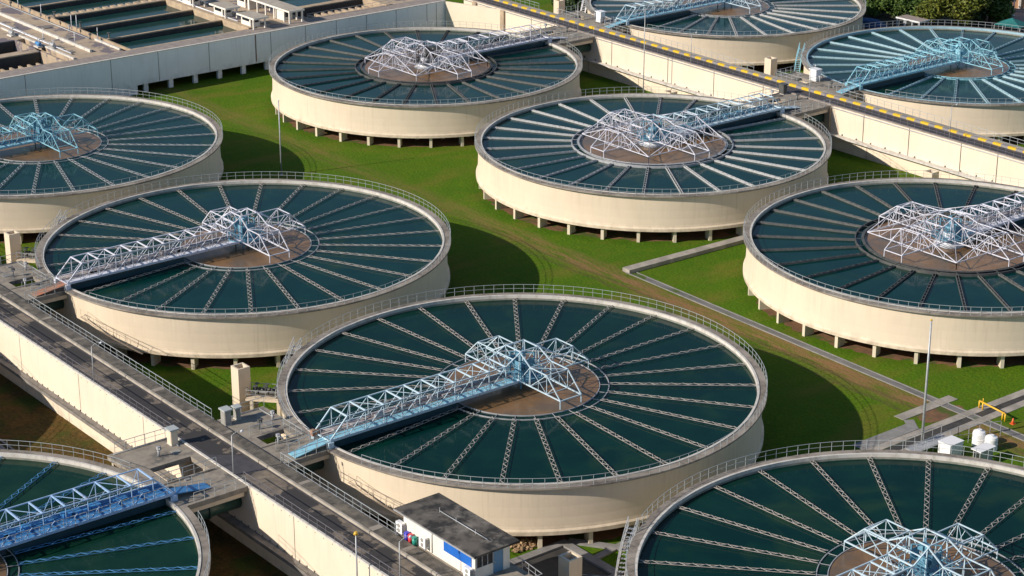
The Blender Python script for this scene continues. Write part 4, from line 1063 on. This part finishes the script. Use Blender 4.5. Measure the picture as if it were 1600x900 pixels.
tree('broad_tree', 'dark-leaved tree low behind the sky blue tank rim', -97.2, 195.2, 7., 2.4, 3.0, LEAF3, 1300, 14, zc=3.4)
for i, (u, v, h, l) in enumerate(((-121.5,186.6,6.2,'first from the left in the row'),(-117.,187.6,6.6,'second from the left in the row'),(-112.5,188.2,6.4,'third from the left in the row'),(-107.8,189.6,6.8,'rightmost in the row, touching the broad tree'))):
    tree('hedge_bush', 'dense green hedge bush at the top edge, '+l, u, v, h, 3.9, 3.3, LEAF2, 3000, 30+i, 'hedge bushes at the top edge', 'bush', .36, 3.2)
for i, (u, v, h, l) in enumerate(((-157,136,12.,'left of the small shaft at the top edge'),(-164,142,12.,'far left dark tree behind the yellow kerbed channel'),(-150.5,135,8.,'lowest dark tree beside the small shaft at the top edge'))):
    tree('dark_tree', 'dark green tree '+l, u, v, h, 5.0, 4.4, LEAF3, 1700, 50+i, 'dark trees behind the yellow kerbed channel')
pv = MB(); pv.box(-175,-60,203.5,320,GZ-.1,GZ+.03); struct('pavement', pv, PINKPAVE)
t = thing('open_shelter', 'low shelter with pinkish sheet roof and white fascia behind the sky blue tank', 'shelter', (-103.2,183.6,GZ), R_(2))
m = MB(); m.poly([(-3.,-1.6),(3.,-1.6),(3.,1.6),(-3.,1.6)],2.0,2.15); put('roof', m, SHEDROOF, t)
put('fascia', MB().box(-3.05,3.05,-1.66,-1.6,1.9,2.2).box(3.,3.06,-1.6,1.6,1.9,2.2), WHITEBOX, t)
for x in (-2.8,-1.,1.,2.8):
    for y in (-1.4,1.4): put('post', MB().box(x-.08,x+.08,y-.08,y+.08,0,2.0), WHITEP, t)
t = thing('tarpaulin_cover', 'blue tarpaulin cover behind the top edge tank wall', 'tarpaulin', (-109.8,178.6,GZ), R_(10)); rnd = random.Random(9)
m = MB(); nx, ny = 12, 6
for i in range(nx+1):
    for j in range(ny+1):
        x, y = -3.4+6.8*i/nx, -1.6+3.2*j/ny; e = (1-abs(2*i/nx-1)**4)*(1-abs(2*j/ny-1)**4)
        m.v.append((x,y,.05+1.5*e+rnd.uniform(-.12,.12)*e))
for i in range(nx):
    for j in range(ny): b = i*(ny+1)+j; m.face((b,b+ny+1,b+ny+2,b+1))
put('cover', m, TARP, t)
t = thing('canvas_canopy', 'teal canvas canopy behind the sky blue tank at the right edge', 'canopy', (-86.4,193.6,GZ), R_(15))
m = MB(); b = 0; m.v += [(-2.8,-2.2,2.6),(2.8,-2.2,2.6),(2.8,2.2,2.6),(-2.8,2.2,2.6),(0,0,3.9)]
for i in range(4): m.face((i,(i+1)%4,4))
put('canvas', m, TEALCAN, t)
for x in (-2.7,2.7):
    for y in (-2.1,2.1): put('post', MB().box(x-.06,x+.06,y-.06,y+.06,0,2.6), GALV, t)
t = thing('tan_building', 'tan rendered building with white columns at the top right corner', 'building', (-102.5,210.2,GZ), math.atan2(.7834,.6215))
put('wall', MB().box(0,22,0,9,0,6.5), TANWALL, t)
put('roof', MB().box(-.6,22.6,-.6,9.6,6.5,6.9), WHITEWALL, t)
for i in range(7): put('column', MB().box(.3+3.4*i,.75+3.4*i,-.35,.0,0,6.5), WHITEWALL, t)
for i in range(6): put('window', MB().box(1.5+3.4*i,3.1+3.4*i,-.03,0,1.9,4.0), GLASS, t)
put('plinth', MB().box(-.3,22.3,-1.6,0.,0,.25).box(-.3,22.3,-.9,0.,.25,.5), PINKPAVE, t)
pole('lamp_post', 'white lamp post standing before the tan building at the top right corner', -97.2, 207.8, GZ, 1.5, .12, None, WHITEP, None)
